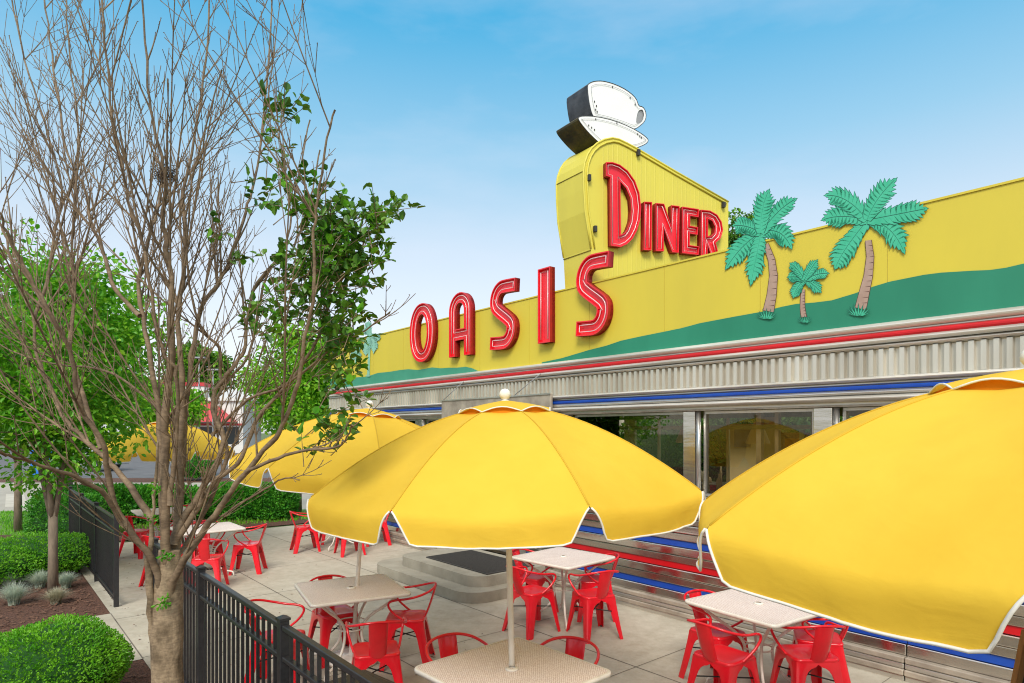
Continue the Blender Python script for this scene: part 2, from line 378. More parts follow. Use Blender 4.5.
# ---------------------------------------------------------------- diner building (local: x=-a, y=n-WN, z)
B = empty('diner_building', W(0, WN), TH)
tag(B, 'long diner with yellow mural parapet, corrugated steel band and striped chrome lower wall', 'building')
A1 = 14.05; XL, XR = -A1, 4.5          # far end, near end in local x
DEP = 4.9
def bpart(name, fn, m, parent=B, bv=None):
    mb = MB(); fn(mb); o = mb.build(name, m, parent)
    if bv: bevel(o, bv)
    return o
wp = lambda px, py: wall_px(px, py)
para = bpart('parapet', lambda s: s.box(XL, XR, 0, .10, 3.16, 4.18), M['parapet'])
bpart('parapet_return', lambda s: (s.box(XL, XL+.1, .103, DEP, 3.16, 4.15), s.box(XR-.1, XR, .103, DEP, 3.16, 4.15), s.box(XL+.103, XR-.103, DEP-.1, DEP, 3.16, 4.15)), M['parapet'])
bpart('parapet_coping', lambda s: s.box(XL-.01, XR, -.012, .115, 4.181, 4.20), M['parapet'])
M['seam'] = mat('seam_dark_yellow', (.50,.38,.04), .7)  # darker yellow for the thin joints between parapet panels
sx_ = XL+.9
while sx_ < XR:
    mb = MB(); mb.box(sx_, sx_+.005, -.002, .0, 3.2, 4.178); mb.build('panel_seam', M['seam'], para); sx_ += 1.22
def zz(pts, ox, oy, sc): return [(ox+x/sc, oy+y/sc) for x, y in pts]
hillR = [wp(*p) for p in zz([(690,452),(760,437),(850,410),(910,395),(960,378),(1024,364)], 340, 230, 3.413)]
hillR += [wp(*p) for p in zz([(-60,523),(0,507),(100,488),(200,470),(255,456),(300,447),(355,443),(410,436),(450,424),(480,415),(540,393),(590,378),(640,368),(695,357),(750,350),(800,347),(850,344),(900,342),(950,335),(1006,322)], 700, 160, 3.105)]
hx = hillR[-1][0]
hillR += [(hx+.15, 3.62), (hx+.5, 3.66), (hx+1.0, 3.62), (XR-.01, 3.66), (XR-.01, 3.17), (hillR[0][0], 3.17)]
mb = MB(); mb.prism([hillR], lambda u, v, d: (u, d, v), -.008, -.004); mb.build('painted_hill', M['mural_green'], para)
hillL = [wp(*p) for p in zz([(95,500),(130,488),(170,484),(205,478),(235,475),(265,478),(290,474),(315,469),(345,472),(375,470),(400,470),(430,467),(450,471),(472,481),(500,505)], 340, 230, 3.413)]
hillL = [(XL+.01, 3.17), (XL+.01, 3.42), (XL+.4, 3.40)]+[p for p in hillL if p[0] > XL+.45]
hillL[-1] = (hillL[-1][0], 3.17)
mb = MB(); mb.prism([hillL], lambda u, v, d: (u, d, v), -.008, -.004); mb.build('painted_hill', M['mural_far'], para)

# cornice mouldings: (z0, z1, projection, material)
def moulding(name, z0, z1, p0, p1, m, n=6):
    """convex horizontal moulding, proud p at centre"""
    mb = MB(); pr = []
    for i in range(n+1):
        t = i/n; pr.append((-(p0+(p1-p0)*math.sin(math.pi*t)), z0+(z1-z0)*t))
    vs = []
    for x in (XL-.02, XR):
        vs += [(x, 0.0, z0)]+[(x, y, z) for y, z in pr]+[(x, 0.0, z1)]
    k = n+3
    mb.add(vs, [(i, i+1, i+1+k, i+k) for i in range(k-1)], smooth=False)
    mb.add(vs, [tuple(range(k)), tuple(range(k, 2*k))])
    return mb.build(name, m, B)
moulding('cornice_moulding', 3.115, 3.18, .05, .08, M['steel_light'])
moulding('cornice_moulding', 3.092, 3.113, .045, .05, M['steel'], 3)
moulding('red_stripe', 3.045, 3.09, .055, .065, M['red_stripe'], 3)
moulding('cornice_moulding', 2.995, 3.043, .06, .085, M['steel_light'])
moulding('cornice_moulding', 2.948, 2.993, .035, .07, M['steel'])
def corr(s):
    x = XL; w = .085; i = 0; pts = []
    while x < XR:
        pts += [(x, -.005), (x+w*.10, -.046), (x+w*.55, -.046), (x+w*.65, -.005)]; x += w
    vs = [(p[0], p[1], 2.70) for p in pts]+[(p[0], p[1], 2.946) for p in pts]; n = len(pts)
    s.add(vs, [(i, i+1, i+1+n, i+n) for i in range(n-1)])
bpart('corrugated_band', corr, M['steel_corr'])
moulding('cornice_moulding', 2.655, 2.698, .05, .09, M['steel_light'])
moulding('cornice_moulding', 2.625, 2.653, .04, .05, M['steel'], 3)
moulding('blue_stripe', 2.584, 2.618, .055, .058, M['blue_stripe'], 3)
moulding('cornice_moulding', 2.535, 2.576, .06, .085, M['steel'])
moulding('cornice_moulding', 2.475, 2.533, .055, .10, M['steel_light'])
bpart('wall_backing', lambda s: s.box(XL, XR, .002, .20, 2.45, 3.158), M['steel'])
bpart('soffit_trim', lambda s: s.box(XL, XR, -.03, .05, 2.43, 2.449), M['tan_panel'])
# lower wall with bands; door opening between DX0 and DX1
DX0, DX1 = -8.35, -7.15
bands = [(0,.055,.10,'steel'),(.058,.11,.125,'tan_panel'),(.113,.16,.105,'steel'),(.163,.215,.11,'tan_panel'),(.218,.315,.05,'chrome'),(.318,.392,.035,'blue_stripe')]  # tan base mouldings are stainless with the reflected ground as their colour
for k in range(5):
    z = .395+.262*k
    bands += [(z,z+.085,.052,'tan_chrome'),(z+.088,z+.182,.058,'chrome')]
    if k < 2: bands.append((z+.187,z+.259,.035,('red_stripe','blue_stripe')[k]))
    elif k < 4: bands.append((z+.187,z+.259,.046,'tan_chrome'))  # tan tone standing in for a dull reflection on the steel
bands = [b for b in bands if b[0] < 1.36]; bands = [(z0, min(z1, 1.40), p, m) for z0, z1, p, m in bands]
for z0, z1, p, m in bands:
    nm = {'red_stripe':'red_stripe','blue_stripe':'blue_stripe','tan_panel':'base_moulding'}.get(m, 'chrome_panel')
    def fn(s):
        for x0, x1 in ((XL, DX0-.06), (DX1+.06, -2.003), (-1.997, 1.0), (1.006, XR)):
            s.box(x0, x1, -p, .0, z0, z1)
    o = bpart(nm, fn, M[m]); bevel(o, .006 if 'stripe' in m else .010, 3)
bpart('wall_backing', lambda s: (s.box(XL, DX0-.06, .002, .15, 0, 1.40), s.box(DX1+.06, XR, .002, .15, 0, 1.40)), M['steel'])
bpart('window_sill', lambda s: (s.box(XL, DX0-.06, -.10, .15, 1.403, 1.45), s.box(DX1+.06, XR, -.10, .15, 1.403, 1.45)), M['frame_alu'], bv=.008)
bpart('end_wall', lambda s: (s.box(XL+.003, XL+.15, .21, DEP-.11, 0, 3.1), s.box(XR-.15, XR-.003, .21, DEP-.11, 0, 3.1), s.box(XL+.153, XR-.153, DEP-.25, DEP-.11, 0, 1.2), s.box(XL+.153, XR-.153, DEP-.25, DEP-.11, 2.45, 3.1)), M['interior_green'])
bpart('roof', lambda s: (s.box(XL+.11, XR-.11, .21, 2.2, 3.12, 3.15), s.box(XL+.11, XR-.11, 3.4, DEP-.12, 3.12, 3.15)), M['roof_flat'])  # strip left open as an added skylight to brighten the interior
# windows and pillars; pixel positions of the piers measured along the wall
def wx(px): return wall_px(px, CY)[0]
piers = [(-13.7,-13.5),(-12.0,-11.75),(-10.3,-10.05),(-8.45,-8.2),(-6.75,-6.45)]
piers += [(wx(598)-.05, wx(598)+.02), (wx(683), wx(695)), (wx(813), wx(832)), (wx(990), wx(1010)), (wx(1230), wx(1265))]
piers[-5] = (wx(560), wx(568))
prev = XL+.05
for i, (x0, x1) in enumerate(piers):
    mb = MB(); mb.box(x0, x1, .003, .10, 1.453, 2.428); o = mb.build('pillar', M['chrome'], B); bevel(o, .006)
    mb = MB(); mb.tube([(x1+.035, .02, 1.455), (x1+.035, .02, 2.425)], .028, 12); mb.build('pillar_tube', M['frame_alu'], B)
def window(x0, x1):
    mb = MB(); t = .03
    mb.box(x0, x1, .06, .12, 1.455, 1.455+t); mb.box(x0, x1, .06, .12, 2.425-t, 2.425)
    mb.box(x0, x0+t, .06, .12, 1.457+t, 2.423-t); mb.box(x1-t, x1, .06, .12, 1.457+t, 2.423-t)
    w = mb.build('window', M['frame_alu'], B)
    mb = MB(); mb.box(x0+t, x1-t, .088, .093, 1.487, 2.393); mb.build('pane', M['glass'], w)
xs = sorted(piers)
edges = [XL+.05]+[e for p in xs for e in p]+[XR-.05]
for i in range(0, len(edges)-1, 2):
    a_, b_ = edges[i]+(.075 if i else 0), edges[i+1]-.005
    if b_-a_ > .3 and not (a_ < DX0+.3 and b_ > DX1-.3): window(a_, b_)
# entrance door
mb = MB()
for x0, x1, z0, z1 in ((DX0-.057,DX0,.29,2.42),(DX1,DX1+.057,.29,2.42),(DX0+.002,DX1-.002,2.36,2.42)): mb.box(x0, x1, -.02, .14, z0, z1)
mb.build('door_frame', M['frame_alu'], B)
mb = MB()
for x0, x1, z0, z1 in ((DX0+.01,DX0+.11,.30,2.35),(DX1-.11,DX1-.01,.30,2.35),(DX0+.112,DX1-.112,2.2,2.35),(DX0+.112,DX1-.112,.30,.55)): mb.box(x0, x1, .02, .07, z0, z1)
door = mb.build('door', M['frame_alu'], B)
mb = MB(); mb.box(DX0+.112, DX1-.112, .043, .048, .552, 2.198); mb.build('pane', M['glass'], door)
mb = MB(); mb.tube([(DX1-.16,.02,1.0),(DX1-.16,-.05,1.03),(DX1-.16,-.05,1.4),(DX1-.16,.02,1.43)], .012); mb.build('handle', M['chrome'], door)
# interior
bpart('interior_floor', lambda s: s.box(XL+.2, XR-.2, .21, 4.6, .2, .29), M['interior_dark'])
bpart('interior_ceiling', lambda s: (s.box(XL+.2, XR-.2, .21, 2.2, 2.6, 2.66), s.box(XL+.2, XR-.2, 3.4, 4.6, 2.6, 2.66)), M['interior_dark'])  # open strip below the added roof gap, lets daylight in
def back_piers(s):
    x = XL+.2
    while x < XR-.6: s.box(x, x+.3, 4.6, 4.66, 1.2, 2.45); x += 1.6
    x = XL+.2
    while x < XR-.6: s.box(x+.9, x+.95, 4.6, 4.64, 1.2, 2.45); x += 1.6
bpart('interior_wall', back_piers, M['interior_cream'])
def rail(s):
    s.box(XL+.3, XR-.3, .9, .94, 2.22, 2.27)
    x = XL+.5
    while x < XR-.4: s.box(x, x+.05, .9, .94, .3, 2.215); x += 1.45
bpart('interior_rail', rail, M['interior_green'])
def counter(s):
    s.box(-6.2, XR-.4, 2.6, 3.1, .3, 1.35)
    for i in range(9): s.box(-6+i*1.1, -5.45+i*1.1, 2.55, 2.597, 1.0, 1.3)
bpart('counter', counter, M['interior_blue'])
rb = random.Random(8)
for i in range(11):
    x = -6.3+i*.95; w_ = rb.uniform(.45,.85); z1 = rb.uniform(1.75,2.35)
    mb = MB(); mb.box(x, x+w_, 4.3, 4.36, .3, z1); pt = mb.build('partition', M['wood'] if i % 3 else M['interior_cream'], B)
    mb = MB(); mb.box(x+.1, x+w_-.12, 4.28, 4.297, z1-.42, z1-.1); mb.build('picture', (M['interior_blue'], M['orange_fabric'], M['interior_green'], M['interior_cream'])[i % 4], pt)
for i in range(7):
    x = -5.9+i*1.3; mb = MB(); mb.box(x, x+1.0, .95, 1.0, .3, 1.5); mb.box(x, x+1.0, 1.45, 2.1, .3, .78); bevel(mb.build('booth', M['letter_dark'] if i % 2 else M['interior_cream'], B), .02)
    mb = MB()
    for k in range(4): h = rb.uniform(.10,.24); mb.lathe([(0,0),(.035,0),(.035,h*.6),(.015,h*.8),(.015,h),(0,h)], 10, c=(x+.1+k*.2+rb.uniform(0,.1), .6, 1.452))
    mb.build('condiment_bottles', (M['orange_fabric'], M['interior_cream'], M['letter_red'])[i % 3], B)
bpart('window_ledge', lambda s: s.box(-6.4, XR-.4, .45, .75, 1.40, 1.45), M['wood'])
def clutter(s):
    r = random.Random(5)
    for i in range(70):
        x = r.uniform(-6.1, 3); z = 1.352; h = r.uniform(.05,.3); w = r.uniform(.02,.1)
        s.lathe([(0,0),(w,0),(w*.9,h*.6),(w*.5,h),(0,h)], 8, c=(x, 2.7+r.uniform(0,.3), z))
bpart('counter_ware', clutter, M['interior_cream'])
def shade(s):
    for i in range(7): s.lathe([(.02,.32),(.05,.30),(.16,.02),(.15,0),(0,.02)], 14, c=(-5.6+i*1.15, 1.9, 2.02))
bpart('pendant_shade', shade, M['interior_cream'])
def lattice(s):
    for i in range(9): s.box(-3.3+i*.14, -3.29+i*.14, 1.4, 1.41, 1.3, 2.3)
    for i in range(7): s.box(-3.31, -2.17, 1.412, 1.42, 1.32+i*.15, 1.33+i*.15)
    s.box(-4.2,-4.13,1.4,1.47,.3,2.5); s.box(-3.95,-3.9,1.4,1.47,.3,2.5)
bpart('interior_lattice', lattice, M['frame_alu'])
# entrance canopy box over the door
mb = MB(); mb.box(-9.17, -6.43, -.155, -.103, 2.30, 2.73)
cn = mb.build('entrance_canopy', M['tan_panel'], B); bevel(cn, .01)
mb = MB(); mb.box(-9.18, -6.42, -.170, -.157, 2.295, 2.32); mb.box(-9.18, -6.42, -.170, -.157, 2.715, 2.735); mb.build('canopy_edge', M['steel'], cn)
mb = MB()
mb = None
for x in (-9.1, -7.2):
    mb = MB(); mb.tube([(x,-.162,2.735),(x+.5,-.09,3.03)], .007, 6); mb.build('stay_rod', M['grey_paint'], cn)
# steps
def rrect(x0, x1, y0, y1, r, n=8):
    """rounded only on the y0 side"""
    pts = [(x0, y1)]
    for i in range(n+1):
        a = math.pi+i/n*math.pi/2; pts.append((x0+r+r*math.cos(a), y0+r+r*math.sin(a)))
    for i in range(n+1):
        a = 1.5*math.pi+i/n*math.pi/2; pts.append((x1-r+r*math.cos(a), y0+r+r*math.sin(a)))
    pts.append((x1, y1)); return pts
S = empty('entrance_steps', W(7.6, WN), TH); tag(S, 'two rounded concrete steps leading to the diner door', 'steps')
mb = MB(); mb.prism([rrect(-1.40, 1.25, -1.62, -.13, .34)], lambda u, v, d: (u, v, d), .007, .145); bevel(mb.build('lower_step', M['step_concrete'], S), .012)
mb = MB(); mb.prism([rrect(-1.00, 1.05, -1.37, -.13, .26)], lambda u, v, d: (u, v, d), .146, .288); bevel(mb.build('upper_step', M['step_concrete'], S), .012)
mb = MB(); mb.box(-.50, 1.0, -1.15, -.3, 0, .014)
for i in range(34): mb.box(-.48+i*.043, -.462+i*.043, -1.13, -.32, .0142, .020)
dm = mb.build('door_mat', M['mat_black'], None); dm.location = W(7.6, WN, .29); dm.rotation_euler = (0,0,TH)
tag(dm, 'black ribbed rubber mat on the top step', 'door mat')

# ---------------------------------------------------------------- letters
def offset(loop, d):
    """inset a closed loop by d (positive = inwards of a CCW loop)"""
    n = len(loop); A = sum(loop[i][0]*loop[(i+1)%n][1]-loop[(i+1)%n][0]*loop[i][1] for i in range(n))
    s = 1 if A > 0 else -1; out = []
    for i in range(n):
        p0, p, p1 = Vector(loop[i-1][:2]), Vector(loop[i][:2]), Vector(loop[(i+1)%n][:2])
        e0 = (p-p0); e1 = (p1-p)
        if e0.length < 1e-7 or e1.length < 1e-7: out.append(tuple(p)); continue
        e0.normalize(); e1.normalize()
        n0 = Vector((-e0.y, e0.x))*s; n1 = Vector((-e1.y, e1.x))*s
        m = n0+n1
        if m.length < .2: m = n0
        m.normalize(); k = min(2.0, 1/max(.3, m.dot(n0)))
        out.append(tuple(p+m*d*k))
    return out
def letter(root, loops, depth, rim, inset, tube_r, mp, name='letter'):
    """an open channel letter: tray, raised rim and unlit neon tube following the outline"""
    mb = MB()
    mb.prism(loops, mp, 0, depth-.045, 0, 1)
    for k, l in enumerate(loops):
        ins = offset(l, rim if k == 0 else -rim); n = len(l)
        vs = [mp(*p, 0) for p in l]+[mp(*p, depth) for p in l]+[mp(*p, depth) for p in ins]+[mp(*p, depth-.046) for p in ins]
        mb.add(vs, [(i, (i+1)%n, (i+1)%n+n, i+n) for i in range(n)], 1)
        mb.add(vs, [(i+n, (i+1)%n+n, (i+1)%n+2*n, i+2*n) for i in range(n)], 0)
        mb.add(vs, [(i+2*n, (i+1)%n+2*n, (i+1)%n+3*n, i+3*n) for i in range(n)], 0)
    o = mb.build(name, [M['letter_red'], M['letter_dark']], root, recalc=False)
    mb = MB()
    for k, l in enumerate(loops):
        ins = offset(l, inset if k == 0 else -inset)
        mb.tube([mp(*p, depth-.012) for p in ins], tube_r, 6, closed=True)
    mb.build('neon_tube', M['neon'], o, recalc=False)
    return o
def arc(cx, cy, rx, ry, a0, a1, n):
    return [(cx+rx*math.cos(R(a0+(a1-a0)*i/n)), cy+ry*math.sin(R(a0+(a1-a0)*i/n))) for i in range(n+1)]
def stroke(path, hw):
    path = [Vector(p) for p in path]; l, r = [], []
    for i, p in enumerate(path):
        t = (path[min(i+1,len(path)-1)]-path[max(i-1,0)]).normalized(); nn = Vector((-t.y, t.x))
        l.append(tuple(p+nn*hw)); r.append(tuple(p-nn*hw))
    return l+r[::-1]
OS = empty('oasis_sign', W(0, WN), TH)
tag(OS, 'row of red channel letters spelling OASIS across the yellow parapet', 'sign')
H = 1.075; Z0 = 3.465; NF = WN-.11
def lx(px): return wall_px(px, CY, NF)[0]
def place_letter(x0, x1, mk):
    w = x1-x0; loops = mk(w)
    mp = lambda u, v, d: (x0+u, -.012-d, Z0+v)
    letter(OS, loops, .10, .016, .055, .0065, mp)
s_ = .20
def L_O(w):
    e = [(w/2+w/2*math.copysign(abs(math.cos(t))**.92, math.cos(t)), H/2+H/2*math.copysign(abs(math.sin(t))**.92, math.sin(t))) for t in [2*math.pi*i/48 for i in range(48)]]
    wi, hi = w-2*s_*1.12, H-2*s_*1.0
    h = [(w/2+wi/2*math.cos(t), H/2+hi/2*math.sin(t)) for t in [2*math.pi*i/40 for i in range(40)]]
    return [e, h]
def L_A(w):
    s = .185; r = w/2; ri = r-s
    out = [(0,0),(s,0),(s,.27),(w-s,.27),(w-s,0),(w,0)]+arc(r, H-r*1.0, r, r*1.0, 0, 180, 16)
    hole = [(s,.27+.19),(w-s,.27+.19)]+arc(r, H-r, ri, r-s*.95, 0, 180, 12)
    return [out, hole]
def L_S(w):
    hw = s_/2; rx = w/2-hw; T = H-hw; 
    p = [(w, T-.02),(w*.86, T-.01)]
    ry = (H-2*hw)/4
    p += arc(w*.5, T-ry, rx, ry, 78, 215, 16)[0:]
    p += arc(w*.5, hw+ry, rx, ry, 35, -102+0, 16)
    p += [(w*.12, hw+.01),(0, hw+.02)]
    q = [p[0]]
    for a in p[1:]:
        if (Vector(a)-Vector(q[-1])).length > .02: q.append(a)
    # smooth
    for _ in range(2): q = [q[0]]+[tuple((Vector(q[i-1])+2*Vector(q[i])+Vector(q[i+1]))/4) for i in range(1, len(q)-1)]+[q[-1]]
    st = stroke(q, hw)
    return [st]
def L_I(w): return [[(0,0),(w,0),(w,H),(0,H)]]
place_letter(lx(409.7), lx(433.5), L_O)
place_letter(lx(449), lx(470.5), L_A)
place_letter(lx(490), lx(515), L_S)
place_letter(lx(537.8), lx(550), L_I)
place_letter(lx(576), lx(608.5), L_S)

# ---------------------------------------------------------------- DINER pylon
PA = Vector((1.13, 8.60, 0)); PD = Vector((.937, .349, 0)).normalized(); PN = Vector((-PD.y, PD.x, 0))   # PN points away
PTH = math.atan2(PD.y, PD.x)
def pyl(px, py):
    d = Vector(((px-CX)/F, 1, (CY-py)/F)); t = PA.dot(PN)/d.dot(PN); q = d*t
    return ((q-PA).dot(PD), EYE+q.z)
DS = empty('diner_pylon_sign', (PA.x, PA.y, 3.15), PTH)
tag(DS, 'tall yellow roof sign with red DINER letters and a giant coffee cup on top', 'sign')
TD = Vector((-.574, .819, 0)).normalized(); td = (TD.dot(PD), TD.dot(PN))
def pmap(u, v, d): return (u+td[0]*d, td[1]*d, v-3.15)     # d backwards along the return direction
face = zz([(170,700),(158,585),(148,520),(140,470),(136,400),(135,345),(139,318),(148,293),(160,274),(178,258),(200,247),(225,242),(245,246),(270,258),(300,274),(420,345),(585,440),(582,600)], 540, 60, 3.104)
fp = [pyl(*p) for p in face]
fp[0] = (fp[0][0]+.03, 3.16); fp[-1] = (fp[-1][0], 3.16)
mb = MB(); mb.prism([fp], pmap, 0, .58)
pan = mb.build('sign_panel', M['pylon'], DS)
mb = MB()
fr = offset(fp, .03)
mb.tube([pmap(*p, -.012) for p in offset(fp, .05)[1:-1]], .012, 6)
for d in (.0, .58): mb.tube([pmap(*p, d) for p in fp[1:-1]], .014, 6)
mb.build('edge_trim', M['pylon'], DS)
# ribs of the corrugated sheet on the letter face
mb = MB()
umax = max(p[0] for p in fp); u = .12
def top_at(u):
    best = 0
    for i in range(len(fp)-1):
        (x0, y0), (x1, y1) = fp[i], fp[i+1]
        if min(x0,x1) <= u <= max(x0,x1) and abs(x1-x0) > 1e-6: best = max(best, y0+(y1-y0)*(u-x0)/(x1-x0))
    return best
while u < umax-.06:
    t = min(top_at(u), top_at(u+.02))
    if t > 3.5: mb.add([pmap(u, 3.2, -.001), pmap(u+.010, 3.2, -.0045), pmap(u+.020, 3.2, -.001), pmap(u, t-.09, -.001), pmap(u+.010, t-.09, -.0045), pmap(u+.020, t-.09, -.001)], [(0,1,4,3),(1,2,5,4)])
    u += .075
mb.build('sheet_rib', M['pylon'], pan)
mb = MB()
for py in (172, 250):
    u0, z = pyl(590, py); e0 = [p for p in fp]
    # seam across the return
    uu = min((abs(p[1]-z), p[0]) for p in fp[:9])[1]
    mb.tube([(uu-.004+td[0]*d, td[1]*d-.0, z-3.15) for d in (0,.29,.58)], .006, 5)
mb.build('return_seam', mat('seam_olive', (.25,.20,.02), .7), pan)
LD = .085
Z = lambda pts: [pyl(590+x/5.694, 160+y/5.694) for x, y in pts]
def dl(*loops): letter(DS, [Z(l) for l in loops], LD, .010, .036, .0055, lambda u, v, d: (u, -.014-d, v-3.15))
dl([(72,28),(110,28),(150,42),(195,76),(235,132),(260,200),(270,280),(265,350),(248,410),(222,460),(190,490),(155,506),(98,498),(95,112),(72,105)],
   [(152,138),(185,175),(208,230),(215,300),(208,360),(190,408),(175,428),(156,436)])
dl([(287,250),(332,252),(329,525),(284,522)])
dl([(352,258),(400,262),(441,392),(441,270),(487,275),(483,538),(445,535),(398,400),(398,530),(352,527)])
dl([(502,278),(597,292),(594,338),(547,330),(547,386),(592,394),(589,437),(545,429),(545,495),(599,503),(594,550),(502,540)])
dl([(607,295),(660,300),(700,323),(725,363),(733,410),(720,455),(692,482),(712,560),(668,562),(645,492),(645,560),(607,560)],
   [(648,347),(672,358),(688,392),(684,424),(668,442),(648,444)])
# small box fittings on the face
mb = MB()
for px, py in ((588,178),(637,153),(722,205),(594,229)):
    u, z = pyl(px, py); mb.box(u-.02, u+.02, -.06, -.012, z-3.15-.05, z-3.15+.03)
mb.build('fitting', M['dark_rubber'], DS)
# the cup
c_ = lambda pts: [pyl(550+x/6.833, 70+y/6.833) for x, y in pts]
def smooth_loop(l, it=1):
    for _ in range(it):
        q = []
        for i in range(len(l)):
            a, b = Vector(l[i]), Vector(l[(i+1)%len(l)])
            q += [tuple(a*.75+b*.25), tuple(a*.25+b*.75)]
        l = q
    return l
cup = smooth_loop(c_([(272,100),(285,84),(320,72),(370,70),(430,84),(500,112),(560,150),(600,190),(612,228),(622,243),(645,247),(662,270),(668,310),(655,345),(625,370),(605,386),(580,392),(520,368),(450,345),(400,330),(320,312),(305,295),(290,240),(280,180)]), 1)
cup = offset(cup, -.012)
hole = smooth_loop(c_([(628,264),(650,266),(656,298),(646,338),(622,360),(602,358),(606,310),(616,276)]), 1)
saucer = smooth_loop(c_([(200,325),(208,312),(240,306),(330,310),(450,338),(560,383),(640,430),(678,462),(684,480),(668,500),(630,518),(590,530),(480,540),(380,520),(320,470),(270,420),(220,360)]), 1)
def cup_part(name, loops, d0, d1, m):
    mb = MB(); mb.prism(loops, pmap, d0, d1, 0, 1)
    return mb.build(name, m, DS, recalc=False)
co = cup_part('coffee_cup', [cup, hole], .04, .48, [M['cup_white'], M['cup_dark']])
so = cup_part('saucer', [saucer], .03, .50, [M['cup_white'], M['saucer_dark']])
mb = MB()
mb.tube([pmap(*p, .038) for p in offset(cup, .002)], .005, 6, closed=True)
mb.build('rim', M['cup_dark'], co)
mb = MB(); mb.tube([pmap(*p, .029) for p in offset(saucer, .002)], .005, 6, closed=True); mb.build('rim', M['cup_dark'], so)
mb = MB(); mb.tube([pmap(*p, .026) for p in offset(cup, .05)], .0025, 6, closed=True); mb.build('neon_tube', M['grey_paint'], co)
mb = MB(); mb.tube([pmap(*p, .018) for p in offset(saucer, .045)], .0025, 6, closed=True); mb.build('neon_tube', M['grey_paint'], so)
mb = MB(); mb.prism([hole], pmap, .052, .44); mb.build('handle_hole', M['grey_paint'], co)
mb = MB()
rf = random.Random(2)
for x, y in ((325,235),(320,260),(330,275),(435,104),(556,180),(590,225),(312,205)):
    u, z = pyl(550+x/6.833, 70+y/6.833); mb.box(u-.005, u+.005, .026, .038, z-3.165, z-3.145)
for x, y in ((290,385),(310,400),(270,370),(318,328),(463,355),(605,430),(630,455),(620,445)):
    u, z = pyl(550+x/6.833, 70+y/6.833); mb.box(u-.005, u+.005, .018, .028, z-3.165, z-3.145)
mb.build('tube_support', M['dark_rubber'], co)
# support post between saucer and roof sign
mb = MB(); u, z = pyl(625, 150); mb.box(u-.1, u+.1, .15, .35, z-3.15-.3, z-3.15+.1); mb.build('mount', M['pylon'], DS)

# ---------------------------------------------------------------- cut-out palms
def frond(c, ctrl, tip, w, grow=0.0, teeth=13, rnd=None):
    """left edge, right edge and spine of a jagged frond; teeth lean towards the tip"""
    c, ctrl, tip = Vector(c), Vector(ctrl), Vector(tip)
    L_, R_, sp = [], [], []; n = teeth*2; Ln = (tip-c).length
    for i in range(n+1):
        t = i/n; p = c*(1-t)**2+ctrl*2*t*(1-t)+tip*t*t
        d = (2*(1-t)*(ctrl-c)+2*t*(tip-ctrl)).normalized(); nn = Vector((-d.y, d.x))
        ww = w*(.30+.85*math.sin(math.pi*(.12+t*.55))**.9)*(1 if t < .6 else max(.05, 1-((t-.6)/.4)**1.5))
        k = (1.2 if i % 2 else .74)*ww*(1+rnd.uniform(-.14,.14)); f = (ww*.7 if i % 2 else 0)
        L_.append(p+nn*(k+grow)+d*f); R_.append(p-nn*(k*(1+rnd.uniform(-.1,.1))+grow)+d*f); sp.append(p)
    tp = tip+(tip-ctrl).normalized()*(grow+w*.2)
    return L_+[tp], R_+[tp], sp+[tp]

